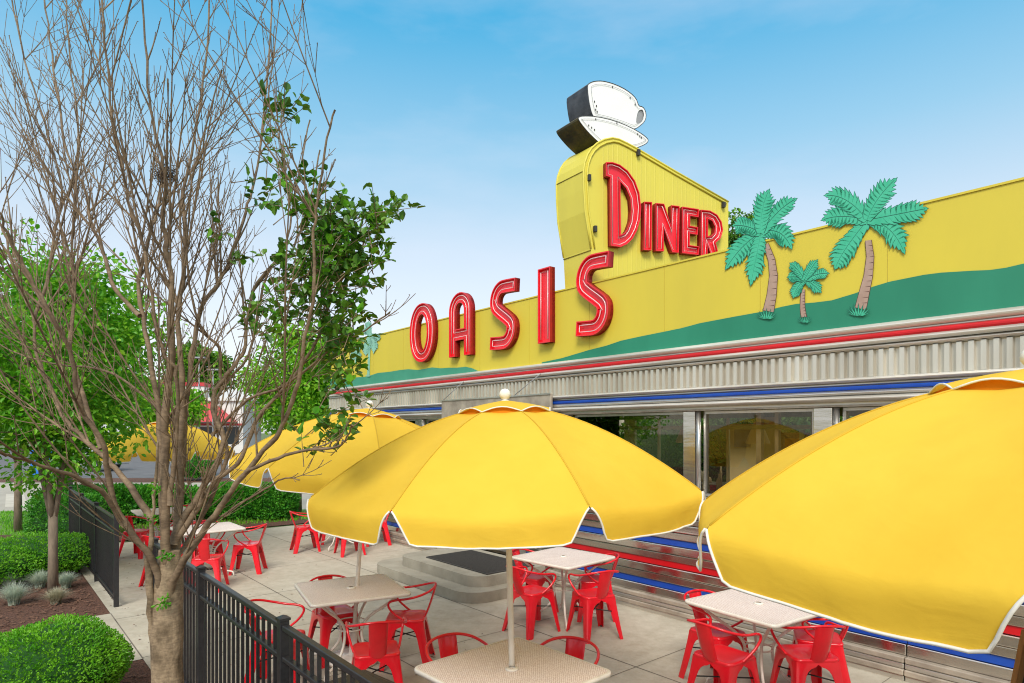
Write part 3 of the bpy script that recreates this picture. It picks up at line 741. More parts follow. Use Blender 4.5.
def palm(label, crown, fronds, w, trunk, tw, tuft, px, faded=False, group=None):
    """all coordinates measured in photo pixels through px() and laid out flat on the parapet"""
    rr = random.Random(4)
    base = wp(*px(*trunk[-1]))
    root = empty('palm_cutout', W(-base[0], WN, 3.2), TH)
    tag(root, label, 'palm sign', group)
    tl, tk, td_ = (M['pale_teal'], M['pale_teal'], M['pale_teal']) if faded else (M['teal'], M['palm_trunk'], M['teal_dark'])
    cv = lambda p: wp(*px(*p))
    def lay(d): return lambda u, v, dd: (u-base[0], -.009-d-dd, v-3.2)
    ft, fd, fs = MB(), MB(), MB()
    sc = (Vector(cv((crown[0]+10, crown[1])))-Vector(cv(crown))).length/10
    for i, (ct, tp, ws) in enumerate(fronds):
        d = .006+i*.0016
        for g, dd, mi in ((1.9 if not faded else .3, d, 0), (0, d+.0008, 1)):
            L_, R_, sp = frond(crown, ct, tp, w*ws, g, 12, random.Random(50+i))
            n = len(L_); vs = [lay(dd)(*cv(q), 0) for q in L_]+[lay(dd)(*cv(q), 0) for q in sp]+[lay(dd)(*cv(q), 0) for q in R_]
            fd.add(vs, [(k, k+1, k+1+n, k+n) for k in range(n-1)]+[(k+n, k+1+n, k+1+2*n, k+2*n) for k in range(n-1)], mi)
        if not faded:
            s2 = [Vector(cv(q)) for q in sp[:-2]]; n = len(s2)
            vs = [lay(d+.0012)(q.x, q.y+sc*1.1, 0) for q in s2]+[lay(d+.0012)(q.x, q.y-sc*1.1, 0) for q in s2]
            fd.add(vs, [(k, k+1, k+1+n, k+n) for k in range(n-1)], 0)
    fd.build('fronds', [td_, tl], root, recalc=False)
    # trunk
    def trunk_loop(extra):
        l, r = [], []
        for i, p in enumerate(trunk):
            a = Vector(trunk[max(i-1,0)]); b = Vector(trunk[min(i+1,len(trunk)-1)]); t = (b-a).normalized(); nn = Vector((-t.y, t.x))
            k = tw[0]+(tw[1]-tw[0])*i/(len(trunk)-1)+extra
            l.append(tuple(Vector(p)+nn*k)); r.append(tuple(Vector(p)-nn*k))
        return [cv(p) for p in l+r[::-1]]
    mb = MB(); mb.prism([trunk_loop(1.6 if not faded else 0)], lay(0), 0, .002, 0); mb.prism([trunk_loop(0)], lay(.0024), 0, .0006, 1)
    for i in range(1, (len(trunk)-1)*3):
        t = i/3; k = int(t); p = Vector(trunk[k]).lerp(Vector(trunk[min(k+1,len(trunk)-1)]), t-k); kw = (tw[0]+(tw[1]-tw[0])*t/(len(trunk)-1))
        if not faded: mb.prism([[cv((p.x-kw*.2, p.y)), cv((p.x+kw*.95, p.y-2)), cv((p.x+kw*.95, p.y+.5))]], lay(.0032), 0, .0003, 0)
    mb.build('trunk', [M['palm_trunk_dark'] if not faded else tk, tk], root)
    if tuft:
        mb = MB(); cx, cy, tr = tuft
        for i in range(9):
            an = math.pi*(i+.0)/8; tip = (cx-math.cos(an)*tr, cy-math.sin(an)*tr*.75+tr*.12)
            b0 = (cx-math.cos(an)*tr*.25-tr*.14, cy+tr*.35); b1 = (cx-math.cos(an)*tr*.25+tr*.14, cy+tr*.35)
            mb.prism([[cv(b0), cv(b1), cv(tip)]], lay(.008+.0012*i), 0, .0004, 0)
            t2 = (cx-math.cos(an)*tr*.8, cy-math.sin(an)*tr*.55+tr*.12)
            mb.prism([[cv((b0[0]+2,b0[1])), cv((b1[0]-2,b1[1])), cv(t2)]], lay(.0085+.0012*i), 0, .0004, 1)
        mb.build('grass_tuft', [td_, tl], root)
pxR = lambda x, y: (700+x/3.105, 160+y/3.105)
g_ = 'flat cut-out palms along the parapet'
palm('biggest of the cut-out palms, rising above the parapet on the right', (522,188), [((440,285),(422,338),.95),((600,195),(637,290),.95),((440,165),(382,188),.9),((640,165),(708,152),.95),((460,105),(392,112),.95),((545,120),(612,60),.95)], 27,
     [(524,250),(530,300),(524,360),(512,410),(500,462)], (9,17), (495,470,42), pxR, group=g_)
palm('tall cut-out palm beside the DINER sign with drooping fronds', (192,228), [((135,255),(83,338),.9),((178,300),(160,388),.8),((255,200),(287,276),.95),((150,200),(106,205),.85),((245,150),(302,122),.8),((190,150),(218,95),.9)], 26,
     [(206,262),(224,310),(230,360),(224,420),(214,470)], (8,16), (210,482,36), pxR, group=g_)
palm('smallest cut-out palm between the two tall ones', (328,372), [((300,395),(292,428),.9),((355,385),(378,412),.9),((300,360),(275,365),.9),((370,350),(402,353),.9),((305,335),(283,322),.9),((345,340),(368,312),.9)], 14,
     [(322,402),(320,430),(320,460),(324,488)], (5,8), (328,497,26), pxR, group=g_)
pxL = lambda x, y: (240+x/3.416, 270+y/3.415)
palm('faded pale teal cut-out palm at the far left end of the parapet', (447,225), [((430,260),(432,292),1),((465,240),(458,285),1),((470,225),(478,240),1),((435,200),(428,215),1),((440,195),(442,175),1)], 10,
     [(446,240),(443,280),(441,320),(440,358)], (3,4), (440,360,12), pxL, True, group=g_)
palm('small faded teal cut-out palm half hidden by branches, farthest left', (396,272), [((385,290),(386,308),1),((405,285),(410,300),1),((405,262),(414,268),1),((388,262),(382,262),1)], 8,
     [(397,280),(396,300),(396,320)], (2,3), None, pxL, True, group=g_)

# ---------------------------------------------------------------- umbrellas
def make_umbrella():
    root = empty('patio_umbrella', (0,0,0))
    RR = 1.168; n = 8; NS, NR = 20, 18
    prof = lambda q: 2.365-.50*q**1.82
    def P(k, s, q):
        a0, a1 = R(45*k), R(45*(k+1))
        A = Vector((math.cos(a0)*RR*q, math.sin(a0)*RR*q, prof(q))); Bv = Vector((math.cos(a1)*RR*q, math.sin(a1)*RR*q, prof(q)))
        p = A.lerp(Bv, s); sag = 4*s*(1-s)
        p.z -= .036*sag*q; 
        wv = (noise.noise(Vector((k*7.3+s*2.3, q*3.1, k*1.7)))*.014+noise.noise(Vector((k*3.3+s*7, q*9, k*1.7)))*.0035)*sag*q
        p.z += wv
        return p
    canopy = MB()
    trim = MB()
    for k in range(n):
        vs = []; fs = []
        rows = [.235+(1-.235)*(i/NR) for i in range(NR+1)]
        for q in rows:
            for j in range(NS+1): vs.append(P(k, j/NS, q))
        # soft fold and valance
        a0, a1 = R(45*k), R(45*(k+1)); mid = (a0+a1)/2; outv = Vector((math.cos(mid), math.sin(mid), 0))
        drops = [(.012,.011),(.021,.024),(.027,.040),(.030,.060),(.030,.086),(.027,.120),(.024,.158)]
        edge = {}
        for di, (o_, dz) in enumerate(drops):
            v = dz/.160
            g = .0 if di == 0 else .092*((dz-.011)/.147)**.78    # gap from the corner opens downwards like a rounded arch
            for j in range(NS+1):
                s = g+(1-2*g)*(j/NS)
                base = P(k, s, 1.0)
                ripple = (.016*noise.noise(Vector((k*5.1+s*4, v*1.2, 3.3)))+.007*noise.noise(Vector((k*9.1+s*13, v*.9, 7.3))))*v
                cr = (.009 if j in (0, NS) else 0)*(1 if di == len(drops)-1 else 0)
                p = base+outv*(o_+ripple)+Vector((0, 0, -dz+cr+.012*(4*(j/NS)*(1-j/NS))*v)); vs.append(p); edge[(di, j)] = p
        tot = len(rows)+len(drops)
        for i in range(tot-1):
            for j in range(NS): fs.append((i*(NS+1)+j, i*(NS+1)+j+1, (i+1)*(NS+1)+j+1, (i+1)*(NS+1)+j))
        canopy.add(vs, fs, smooth=True)
        D = len(drops)-1
        path = [edge[(0, 0)]]+[edge[(i, 0)] for i in range(1, D)]+[edge[(D, j)] for j in range(NS+1)]+[edge[(i, NS)] for i in range(D-1, -1, -1)]
        path = [p+outv*.003 for p in path]
        trim.tube(path, .0048, 6)
        # piping bridging over the notch at the corner
    cn_ = canopy.build('canopy', M['yellow_fabric'], root, recalc=False)
    trim.build('trim', M['white_trim'], root)
    mb = MB()
    for k in range(n):
        mb.tube([P(k, 0, .235+.765*i/14)+Vector((0,0,.001)) for i in range(15)], .0042, 5)
    mb.build('seam', M['seam_thread'], cn_)
    # vent: orange band and scalloped cap
    mb = MB(); vs = []; fs = []
    for k in range(n):
        for j in range(9):
            s = j/8; p = P(k, s, .245); p.z += .001; vs.append(p)
            arch = math.sin(math.pi*s); q = P(k, s, .225); q.z = 2.334+.022*arch; vs.append(q)
    m_ = len(vs)//2
    for i in range(m_): j = (i+1) % m_; fs.append((2*i, 2*j, 2*j+1, 2*i+1))
    mb.add(vs, fs, smooth=True); vb = mb.build('vent_band', M['orange_fabric'], root, recalc=False)
    mb = MB(); vs = []; rim = []
    for k in range(n):
        for j in range(8):
            s = j/8; arch = math.sin(math.pi*s)
            for q, zc in ((0.02, 2.402), (.12, 2.380+.004*arch), (.20, 2.350+.016*arch), (.258, 2.322+.028*arch)):
                p = P(k, s, q); p.z = zc; vs.append(p)
            rim.append(vs[-1])
    m_ = 8*n
    fs = [(4*i+r, 4*((i+1)%m_)+r, 4*((i+1)%m_)+r+1, 4*i+r+1) for i in range(m_) for r in range(3)]
    mb.add(vs, fs, smooth=True); vc = mb.build('vent_cap', M['yellow_fabric'], root, recalc=False)
    mb = MB(); mb.tube([p+Vector((0,0,.003)) for p in rim], .004, 5, closed=True); mb.build('trim', M['white_trim'], vc)
    mb = MB(); mb.lathe([(0,0),(.026,0),(.026,.010),(.015,.016),(.024,.024),(.034,.038),(.036,.052),(.031,.068),(.019,.081),(0,.086)], 20, c=(0,0,2.392)); mb.build('finial', M['white_trim'], root)
    mb = MB(); mb.tube([(0,0,.03),(0,0,2.40)], .019, 16); mb.build('pole', M['cream_metal'], root)
    mb = MB(); mb.lathe([(0,0),(.24,0),(.24,.03),(.20,.05),(.05,.06),(.035,.08),(.035,.28),(0,.28)], 28, c=(0,0,.008)); mb.build('base', M['cream_metal'], root)
    mb = MB(); mb.lathe([(.02,0),(.045,0),(.045,.05),(.02,.05)], 14, c=(0,0,1.74)); mb.lathe([(.02,0),(.04,0),(.04,.05),(.02,.05)], 14, c=(0,0,2.28)); mb.build('hub', M['white_trim'], root)
    mb_all = []
    for k in range(n):
        mb = MB(); a = R(45*k); c, s = math.cos(a), math.sin(a)
        pts = [(c*RR*q, s*RR*q, prof(q)-.014) for q in [.03+.965*i/8 for i in range(9)]]
        mb.tube(pts, .006, 5); mb.tube([(c*.04, s*.04, 1.765), (c*RR*.52, s*RR*.52, prof(.52)-.02)], .005, 5)
        mb.build('rib', M['frame_alu'], root)
    return root
umb = make_umbrella()
index_kids()
# centre of the canopy at 1.9 m, turn, lean of the pole per metre (x, y)
ulist = [((-.030,3.93), -1.2455, (-.026,.005), 'yellow umbrella over the nearest table in the middle of the photo'),
         ((1.812,2.195), 3.2468, (.006,.004), 'biggest yellow umbrella, cut by the right edge of the photo'),
         ((-1.385,5.97), 4.26, (.068,.004), 'yellow umbrella behind the bare tree, left of the middle one'),
         ((-6.35,11.6), .1, (0,0), 'farthest yellow umbrella, seen through the bare tree branches')]
for i, ((x, y), yaw, (tx, ty), lab) in enumerate(ulist):
    o = umb if i == 0 else copy_tree(umb)
    m3 = Matrix.Rotation(tx, 3, 'Y') @ Matrix.Rotation(-ty, 3, 'X') @ Matrix.Rotation(yaw, 3, 'Z')
    o.location = (x-1.9*tx, y-1.9*ty, (-.012,.016,.018,0)[i]); o.rotation_euler = m3.to_euler()
    tag(o, lab, 'umbrella', 'yellow umbrellas on the patio')

# ---------------------------------------------------------------- tables
def make_table():
    root = empty('patio_table', (0,0,0)); S_ = .445
    def rr(s, r, n=5):
        p = []
        for cx, cy, a0 in ((s-r,s-r,0),(-s+r,s-r,90),(-s+r,-s+r,180),(s-r,-s+r,270)): p += arc(cx, cy, r, r, a0, a0+90, n)
        return p
    mb = MB(); mb.prism([rr(S_-.012, .05)], lambda u, v, d: (u, v, d), .722, .730); mb.build('tabletop', M['table_top'], root)
    mb = MB(); o_, i_ = rr(S_, .06), rr(S_-.02, .045); n = len(o_)
    vs = [(*p, .705) for p in o_]+[(*p, .728) for p in o_]+[(*p, .733) for p in offset(o_, .008)]+[(*p, .7315) for p in i_]+[(*p, .705) for p in offset(o_, .01)]
    mb.add(vs, [(i, (i+1)%n, (i+1)%n+n, i+n) for i in range(n)]+[(i+n, (i+1)%n+n, (i+1)%n+2*n, i+2*n) for i in range(n)]+[(i+2*n, (i+1)%n+2*n, (i+1)%n+3*n, i+3*n) for i in range(n)]+[(i, (i+1)%n, (i+1)%n+4*n, i+4*n) for i in range(n)], smooth=True)
    mb.build('table_rim', M['cream_metal'], root)
    for k in range(4):
        a = R(45+90*k); c, s = math.cos(a), math.sin(a)
        pr = [(.50,.715),(.44,.66),(.33,.58),(.20,.49),(.125,.40),(.11,.31),(.135,.22),(.21,.13),(.31,.085),(.385,.075),(.415,.055),(.42,.008)]
        pts = [Vector((c*r, s*r, z)) for r, z in pr]
        mb = MB(); mb.tube(catmull(pts, 3), .0125, 8); mb.build('leg', M['cream_metal'], root)
    mb = MB(); mb.tube([(math.cos(R(t))*.115, math.sin(R(t))*.115, .36) for t in range(0, 360, 15)], .007, 6, closed=True)
    mb.tube([(math.cos(R(t))*.125, math.sin(R(t))*.125, .42) for t in range(0, 360, 15)], .006, 6, closed=True)
    for x in (-.3, .3): mb.box(x-.012, x+.012, -.42, .42, .70, .7045)
    mb.build('brace', M['cream_metal'], root)
    mb = MB(); mb.lathe([(.02,.0),(.042,.0),(.042,.006),(.03,.010),(.022,.012)], 16, c=(0,0,.7305)); mb.build('pole_collar', M['cream_metal'], root)
    return root
def catmull(P, n):
    out = []
    for i in range(len(P)-1):
        p0, p1, p2, p3 = P[max(i-1,0)], P[i], P[i+1], P[min(i+2, len(P)-1)]
        for k in range(n):
            t = k/n
            out.append(.5*((2*p1)+(p2-p0)*t+(2*p0-5*p1+4*p2-p3)*t*t+(3*p1-p0-3*p2+p3)*t**3))
    out.append(P[-1].copy()); return out
tab = make_table(); index_kids()
tables = [((.0,3.87), 42, 'nearest cream table with the umbrella pole, cut by the bottom edge'),
          ((-1.50,5.875), 28, 'cream table with an umbrella pole by the black fence, four red chairs round it'),
          ((2.09,5.34), 34, 'cream table partly covered by the biggest umbrella on the right'),
          ((.60,7.345), 45, 'cream table without umbrella beside the striped wall and concrete steps'),
          ((-4.62,9.55), 40, 'cream table right behind the bare tree trunk'),
          ((-6.45,11.6), 38, 'farthest cream table by the gate, near the hedge'),
          ((-3.30,11.9), 40, 'cream table hidden behind the valance of the middle umbrella')]
TPOS = []
for i, ((x, y), rz, lab) in enumerate(tables):
    o = tab if i == 0 else copy_tree(tab)
    o.location = (x, y, .006); o.rotation_euler = (0,0,R(rz)); tag(o, lab, 'table', 'cream metal tables on the patio'); TPOS.append((x, y))

# ---------------------------------------------------------------- chairs (front = +y)
def make_chair():
    root = empty('metal_armchair', (0,0,0)); m = M['chair_red']
    # seat: dished rounded square with a rolled skirt
    def rrs(w, h, r, n=5, oy=0):
        p = []
        for cx, cy, a0 in ((w-r,h-r,0),(-w+r,h-r,90),(-w+r,-h+r,180),(w-r,-h+r,270)): p += [(x, y+oy) for x, y in arc(cx, cy, r, r, a0, a0+90, n)]
        return p
    L0 = [(rrs(.176,.176,.05), .425), (rrs(.180,.180,.055), .440), (rrs(.176,.176,.055), .450), (rrs(.166,.166,.055), .453), (rrs(.145,.145,.05), .447), (rrs(.10,.10,.04), .442), (rrs(.04,.04,.02), .440)]
    n = len(L0[0][0]); vs = [(x, y, z) for l, z in L0 for x, y in l]
    fs = [(k*n+i, k*n+(i+1)%n, (k+1)*n+(i+1)%n, (k+1)*n+i) for k in range(len(L0)-1) for i in range(n)]+[tuple((len(L0)-1)*n+i for i in range(n))]
    mb = MB(); mb.add(vs, fs, smooth=True); mb.build('seat', m, root)
    # legs: folded sheet, wide at the apron, arching to a narrow foot
    H_ = .432
    prof = [(0,.432),(0,.392),(.03,.390),(.06,.381),(.088,.362),(.108,.33),(.124,.28),(.140,.20),(.158,.11),(.182,.0)]
    for sx in (-1, 1):
        for sy in (-1, 1):
            mb = MB(); ox, oy = (.226, .226) if sy > 0 else (.222, .255)
            def edge_at(z):
                t = 1-z/H_; e = .0; return .172+(ox-.172)*t**1.15, .172+(oy-.172)*t**1.15
            zs = [.432,.41,.39,.38,.36,.33,.28,.20,.11,0]
            inner = {z: 0 for z in zs}
            import bisect
            def inn(z):
                pts = sorted([(p[1], p[0]) for p in prof[1:]])
                for (z0, x0), (z1, x1) in zip(pts, pts[1:]):
                    if z0 <= z <= z1: return x0+(x1-x0)*(z-z0)/(z1-z0)
                return 0.0
            for face in (0, 1):
                va = []; 
                for z in zs:
                    ex, ey = edge_at(z); i_ = inn(z) if z < .392 else 0.0
                    kx = (ex if face == 0 else ey)
                    inn_ = min(i_*(kx/.226)**.3, kx-.034) if i_ else 0.0
                    inn_ = max(inn_, 0)
                    rc = .012
                    if face == 0: # side plane x: spans along x at y=ey
                        row = [(inn_, ey), ((inn_+ex)/2, ey+.004), (ex-rc, ey), (ex-.0035, ey-.0035)]
                    else:
                        row = [(ex, inn_), (ex+.004, (inn_+ey)/2), (ex, ey-rc), (ex-.0035, ey-.0035)]
                    va += [(sx*x, sy*y, z) for x, y in row]
                k = 4; m_ = len(zs)
                vb = [(x-sx*.004*(1 if face else .2), y-sy*.004*(.2 if face else 1), z) for x, y, z in va]
                fsx = [(r*k+c, r*k+c+1, (r+1)*k+c+1, (r+1)*k+c) for r in range(m_-1) for c in range(k-1)]
                mb.add(va, fsx, smooth=True); mb.add(vb, fsx, smooth=True)
                # edge strip along inner side
                vv = va+vb; N_ = len(va)
                mb.add(vv, [(r*k, (r+1)*k, (r+1)*k+N_, r*k+N_) for r in range(m_-1)])
            mb.build('leg', m, root)
            if sx > 0 and sy > 0: pass
    mb = MB()
    for sx in (-1, 1):
        for sy in (-1, 1): mb.lathe([(0,0),(.010,0),(.011,.008),(.009,.012),(0,.012)], 8, c=(sx*.212, sy*(.212 if sy > 0 else .240), .0))
    mb.build('foot_cap', M['dark_rubber'], root)
    mb = MB(); mb.tube([(-.15,-.17,.27),(.15,.165,.27)], .006, 6); mb.tube([(.15,-.17,.276),(-.15,.165,.276)], .006, 6)
    mb.build('cross_brace', M['dark_rubber'], root)
    # hoop rail with arms
    half = [Vector(p) for p in ((.176,-.02,.440),(.192,.03,.475),(.212,.095,.530),(.226,.135,.590),(.230,.128,.632),(.232,.07,.652),(.232,-.03,.662),(.220,-.13,.682),(.178,-.215,.708),(.10,-.262,.728),(0,-.275,.735))]
    full = half+[Vector((-p.x, p.y, p.z)) for p in half[-2::-1]]
    mb = MB(); mb.tube(catmull(full, 4), .0105, 8); mb.build('arm_rail', m, root)
    # back slat: slightly bowed pressed plate
    vs = []; nz = 8; nx = 6
    for o_ in (0, 1):
        for i in range(nz+1):
            t = i/nz; z = .43+.298*t; w = .066+.008*t; yb = -.165-.108*t**.8
            for j in range(nx+1):
                s = j/nx*2-1; edge_ = .006 if abs(s) > .7 else 0
                vs.append((s*w, yb-.012*(1-s*s)+edge_-(.003*o_)+(.0 if o_ else 0), z))
    A_ = (nz+1)*(nx+1); fs = []
    for o_ in (0, 1):
        fs += [(o_*A_+i*(nx+1)+j, o_*A_+i*(nx+1)+j+1, o_*A_+(i+1)*(nx+1)+j+1, o_*A_+(i+1)*(nx+1)+j) for i in range(nz) for j in range(nx)]
    for i in range(nz):
        fs.append((i*(nx+1), (i+1)*(nx+1), A_+(i+1)*(nx+1), A_+i*(nx+1))); fs.append((i*(nx+1)+nx, (i+1)*(nx+1)+nx, A_+(i+1)*(nx+1)+nx, A_+i*(nx+1)+nx))
    mb = MB(); mb.add(vs, fs, smooth=True); mb.build('back_slat', m, root)
    return root
ch = make_chair(); index_kids()
first = [True]
def chair(x, y, face, lab):
    """face: world direction (dx, dy) the sitter looks to"""
    o = ch if first[0] else copy_tree(ch); first[0] = False
    o.location = (x, y, .006); o.rotation_euler = (0,0,math.atan2(face[1], face[0])-math.pi/2)
    tag(o, lab, 'chair', 'red metal armchairs round the tables'); return o
cl = [ # seat centre, facing, label
 (.32,4.20,(-.42,-.75),'red chair facing the nearest table, back seen to the right of the pole'),
 (-.32,4.28,(.45,-.70),'red chair facing the nearest table, back seen to the left of the pole'),
 (-.58,3.42,(.75,.55),'red chair at the lower left side of the nearest table, cut by the bottom edge'),
 (-1.72,6.12,(.55,-.75),'red chair on the far side of the fence-side table, half hidden by its top'),
 (-1.00,5.97,(-1,-.05),'red chair on the right side of the fence-side table, turned towards the fence'),
 (-1.09,5.06,(-.28,1),'red chair seen from behind at the front of the fence-side table'),
 (-1.98,5.36,(1,.02),'red chair seen through the black fence bars'),
 (.26,7.60,(.75,-.55),'red chair at the far left side of the table by the steps'),
 (.22,6.93,(.68,.60),'red chair just right of the umbrella pole, front left of the table by the steps'),
 (.88,6.80,(-.35,.9),'red chair with its back to us, front right of the table by the steps'),
 (.98,7.45,(-1,.02),'red chair closest to the striped wall at the table by the steps'),
 (1.80,5.52,(.45,-.80),'red chair behind the left corner of the table under the biggest umbrella'),
 (1.66,4.93,(.75,.55),'largest red chair seen from behind at the right-hand table'),
 (2.33,4.98,(-.05,1),'red chair at the front right of the right-hand table, back to the camera'),
 (2.60,5.36,(-1,.35),'rightmost red chair, beside the chrome wall'),
 (-4.22,8.76,(-.2,1),'red chair seen from behind in front of the table behind the tree trunk'),
 (-4.12,9.82,(-1,-.15),'red chair standing clear to the right of the table behind the tree trunk'),
 (-4.95,8.98,(.5,.8),'red chair half hidden behind the bare tree trunk'),
 (-4.85,10.05,(.6,-.8),'red chair at the far side of the table behind the tree trunk'),
 (-6.55,11.05,(.1,1),'red chair at the near side of the farthest table'),
 (-6.35,12.15,(0,-1),'red chair behind the farthest table'),
 (-3.78,11.55,(.9,.5),'red chair at the left of the table hidden by the middle umbrella'),
 (-2.90,11.25,(-.5,.8),'red chair under the left valance of the middle umbrella'),
 (-3.55,12.4,(.4,-.9),'red chair behind the table hidden by the middle umbrella'),
 (-2.62,12.2,(-.8,-.3),'red chair nearest the steps at the table hidden by the middle umbrella')]
for c in cl: chair(*c)

# ---------------------------------------------------------------- fence (local x along -U from root, y=NV)
def fence(label, posts, gate=False):
    a0 = posts[0]; root = empty('metal_fence', W(a0, 1.3), TH); tag(root, label, 'fence', None)
    FH = 1.12
    for a in posts:
        x = -(a-a0); mb = MB(); mb.box(x-.027, x+.027, -.027, .027, 0, FH+.02)
        o = mb.build('post', M['fence_black'], root); bevel(o, .004)
        mb = MB(); mb.box(x-.032, x+.032, -.032, .032, FH+.021, FH+.034); mb.add([(x-.03,-.03,FH+.0345),(x+.03,-.03,FH+.0345),(x+.03,.03,FH+.0345),(x-.03,.03,FH+.0345),(x,0,FH+.05)], [(0,1,4),(1,2,4),(2,3,4),(3,0,4)])
        mb.build('cap', M['fence_black'], o)
    for b, c in zip(posts, posts[1:]):
        x1, x0 = -(b-a0)-.029, -(c-a0)+.029
        for z, h in ((FH-.03,.03),(FH-.20,.026),(.11,.026)):
            mb = MB(); mb.box(x0, x1, -.019, .019, z, z+h); bevel(mb.build('rail', M['fence_black'], root), .004)
        mb = MB(); n = int((x1-x0)/.098); 
        for i in range(1, n+1):
            x = x0+(x1-x0)*i/(n+1)
            for z0, z1 in ((.137, FH-.201), (FH-.173, FH-.031)): mb.box(x-.0085, x+.0085, -.0085, .0085, z0, z1)
            mb.box(x-.0085, x+.0085, -.0085, .0085, .05, .109)
        mb.build('pickets', M['fence_black'], root)
    return root
fence('black metal picket fence running to the bottom edge beside the bare tree', [.08,1.80,3.53,5.25,6.93])
fence('black metal fence panels beyond the gate opening on the left', [9.2,10.95,12.7,14.4])
# litter bin by the fence
bn = empty('litter_bin', (-.80, 3.32, 0), TH+R(8)); tag(bn, 'dark litter bin lid just inside the fence at the bottom edge', 'bin')
mb = MB(); mb.prism([[(-.2,-.16),(.2,-.16),(.2,.16),(-.2,.16)]], lambda u, v, d: (u*(.85+.15*d/.8), v*(.85+.15*d/.8), d), .007, .80); mb.build('body', M['dark_rubber'], bn)
mb = MB(); mb.box(-.225, .225, -.185, .185, .803, .84); mb.box(-.18, .18, -.14, .14, .841, .86); bevel(mb.build('lid', M['fence_black'], bn), .01)

# menu board on the right
mn = empty('menu_board', (2.74, 3.05, 0), TH+R(62)); tag(mn, 'black chalkboard with white lettering in a dark and wooden frame, at the lower right corner', 'sign')
def tilt(x, y, z, s): return (x, s*(.26-.24*z/1.25)+y, z)
for s in (-1, 1):
    mb = MB()
    for x0, x1, z0, z1 in ((-.3,-.26,0,1.25),(.26,.3,0,1.25),(-.259,.259,1.21,1.25),(-.259,.259,.16,.20)):
        v = [tilt(x, y, z, s) for z in (z0, z1) for y in (-.012, .012) for x in (x0, x1)]
        mb.add(v, [(0,1,3,2),(4,6,7,5),(0,4,5,1),(2,3,7,6),(0,2,6,4),(1,5,7,3)])
    mb.build('frame', M['wood'] if s > 0 else M['slate'], mn)
    mb = MB(); v = [tilt(x, y, z, s) for z in (.2,1.21) for y in (-.005,.005) for x in (-.26,.26)]
    mb.add(v, [(0,1,3,2),(4,6,7,5),(0,4,5,1),(2,3,7,6),(0,2,6,4),(1,5,7,3)]); bd = mb.build('board', M['slate'], mn)
    mb = MB(); rr = random.Random(9)
    for row in range(6):
        z = 1.12-row*.15; x = -.2
        while x < .18:
            w = rr.uniform(.012,.03)
            pts = [tilt(x+w*math.cos(t*.9)*(.5), s*.009, z+.022*math.sin(t*1.3), s) for t in range(0, 6)]
            mb.tube(pts, .003, 4, mi=1 if row == 0 else 0); x += w+.02
    mb.build('lettering', [M['chalk'], M['chalk_teal']], bd)

# ---------------------------------------------------------------- plants
def leaf_card(mb, p, d, n_, l, w, mi=0, fold=.25):
    """pointed leaf folded along its midrib"""
    d = d.normalized(); s = d.cross(n_)
    s = s.normalized() if s.length > 1e-4 else d.orthogonal().normalized()
    n_ = s.cross(d)
    v = [p, p+d*l*.35+s*w*.5+n_*w*fold, p+d*l*.75+s*w*.36+n_*w*fold, p+d*l, p+d*l*.75-s*w*.36+n_*w*fold, p+d*l*.35-s*w*.5+n_*w*fold]
    mb.add(v, [(0,1,2,3),(0,3,4,5)], mi)
def rv(r): 
    while True:
        v = Vector((r.uniform(-1,1), r.uniform(-1,1), r.uniform(-1,1)))
        if .05 < v.length < 1: return v
def bush(name, label, cat, x, y, rx, ry, h, n, m, lf=.035, rz=0, group=None, seed=0, sq=2.0):
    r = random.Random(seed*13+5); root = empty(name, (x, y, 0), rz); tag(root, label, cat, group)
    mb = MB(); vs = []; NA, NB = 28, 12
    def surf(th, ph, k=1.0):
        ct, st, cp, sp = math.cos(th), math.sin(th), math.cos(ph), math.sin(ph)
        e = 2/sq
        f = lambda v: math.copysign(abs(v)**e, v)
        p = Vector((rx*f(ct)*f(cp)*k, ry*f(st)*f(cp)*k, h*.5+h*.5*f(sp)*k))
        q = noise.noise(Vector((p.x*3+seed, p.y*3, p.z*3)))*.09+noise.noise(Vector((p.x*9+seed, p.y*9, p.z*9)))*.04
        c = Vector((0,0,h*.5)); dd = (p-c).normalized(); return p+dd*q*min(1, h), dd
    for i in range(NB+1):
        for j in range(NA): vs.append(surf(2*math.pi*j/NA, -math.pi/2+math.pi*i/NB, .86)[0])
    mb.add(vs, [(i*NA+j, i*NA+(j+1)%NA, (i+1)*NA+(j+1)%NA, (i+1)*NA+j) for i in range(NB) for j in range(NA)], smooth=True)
    mb.build('branches', M['bush_core'], root)  # solid dark core; shade between the leaves put into its colour
    mb = MB()
    for i in range(n):
        if sq > 3:
            q = [r.uniform(-1,1), r.uniform(-1,1), r.uniform(-.95,1)]; w3 = [ry*h*.5, rx*h*.5, rx*ry*.5]; ax_ = r.choices((0,1,2), w3)[0]
            q[ax_] = 1 if (ax_ == 2 or r.random() < .5) else -1
            g_ = lambda v: math.copysign(abs(v)**(sq/2), v)
            th = math.atan2(g_(q[1]), g_(q[0])); ph = math.atan2(g_(q[2]), max(abs(q[0]), abs(q[1]))**(sq/2)+1e-6)
        else: th, ph = r.uniform(0, 2*math.pi), math.asin(r.uniform(-.75, 1))
        p, dd = surf(th, ph, r.uniform(.86, 1.03)); d = (dd*.7+rv(r)*.9+Vector((0,0,.35)))
        leaf_card(mb, p, d, rv(r), lf*r.uniform(.6,1.3), lf*.55)
    mb.build('foliage', m, root, recalc=False)
    return root
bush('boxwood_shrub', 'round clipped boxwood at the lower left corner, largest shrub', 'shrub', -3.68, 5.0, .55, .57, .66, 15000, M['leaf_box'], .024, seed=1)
bush('boxwood_shrub', 'low spreading boxwood clump around the slender tree on the left', 'shrub', -7.3, 9.75, .85, .75, .58, 9000, M['leaf_box'], .034, seed=2, sq=2.4)
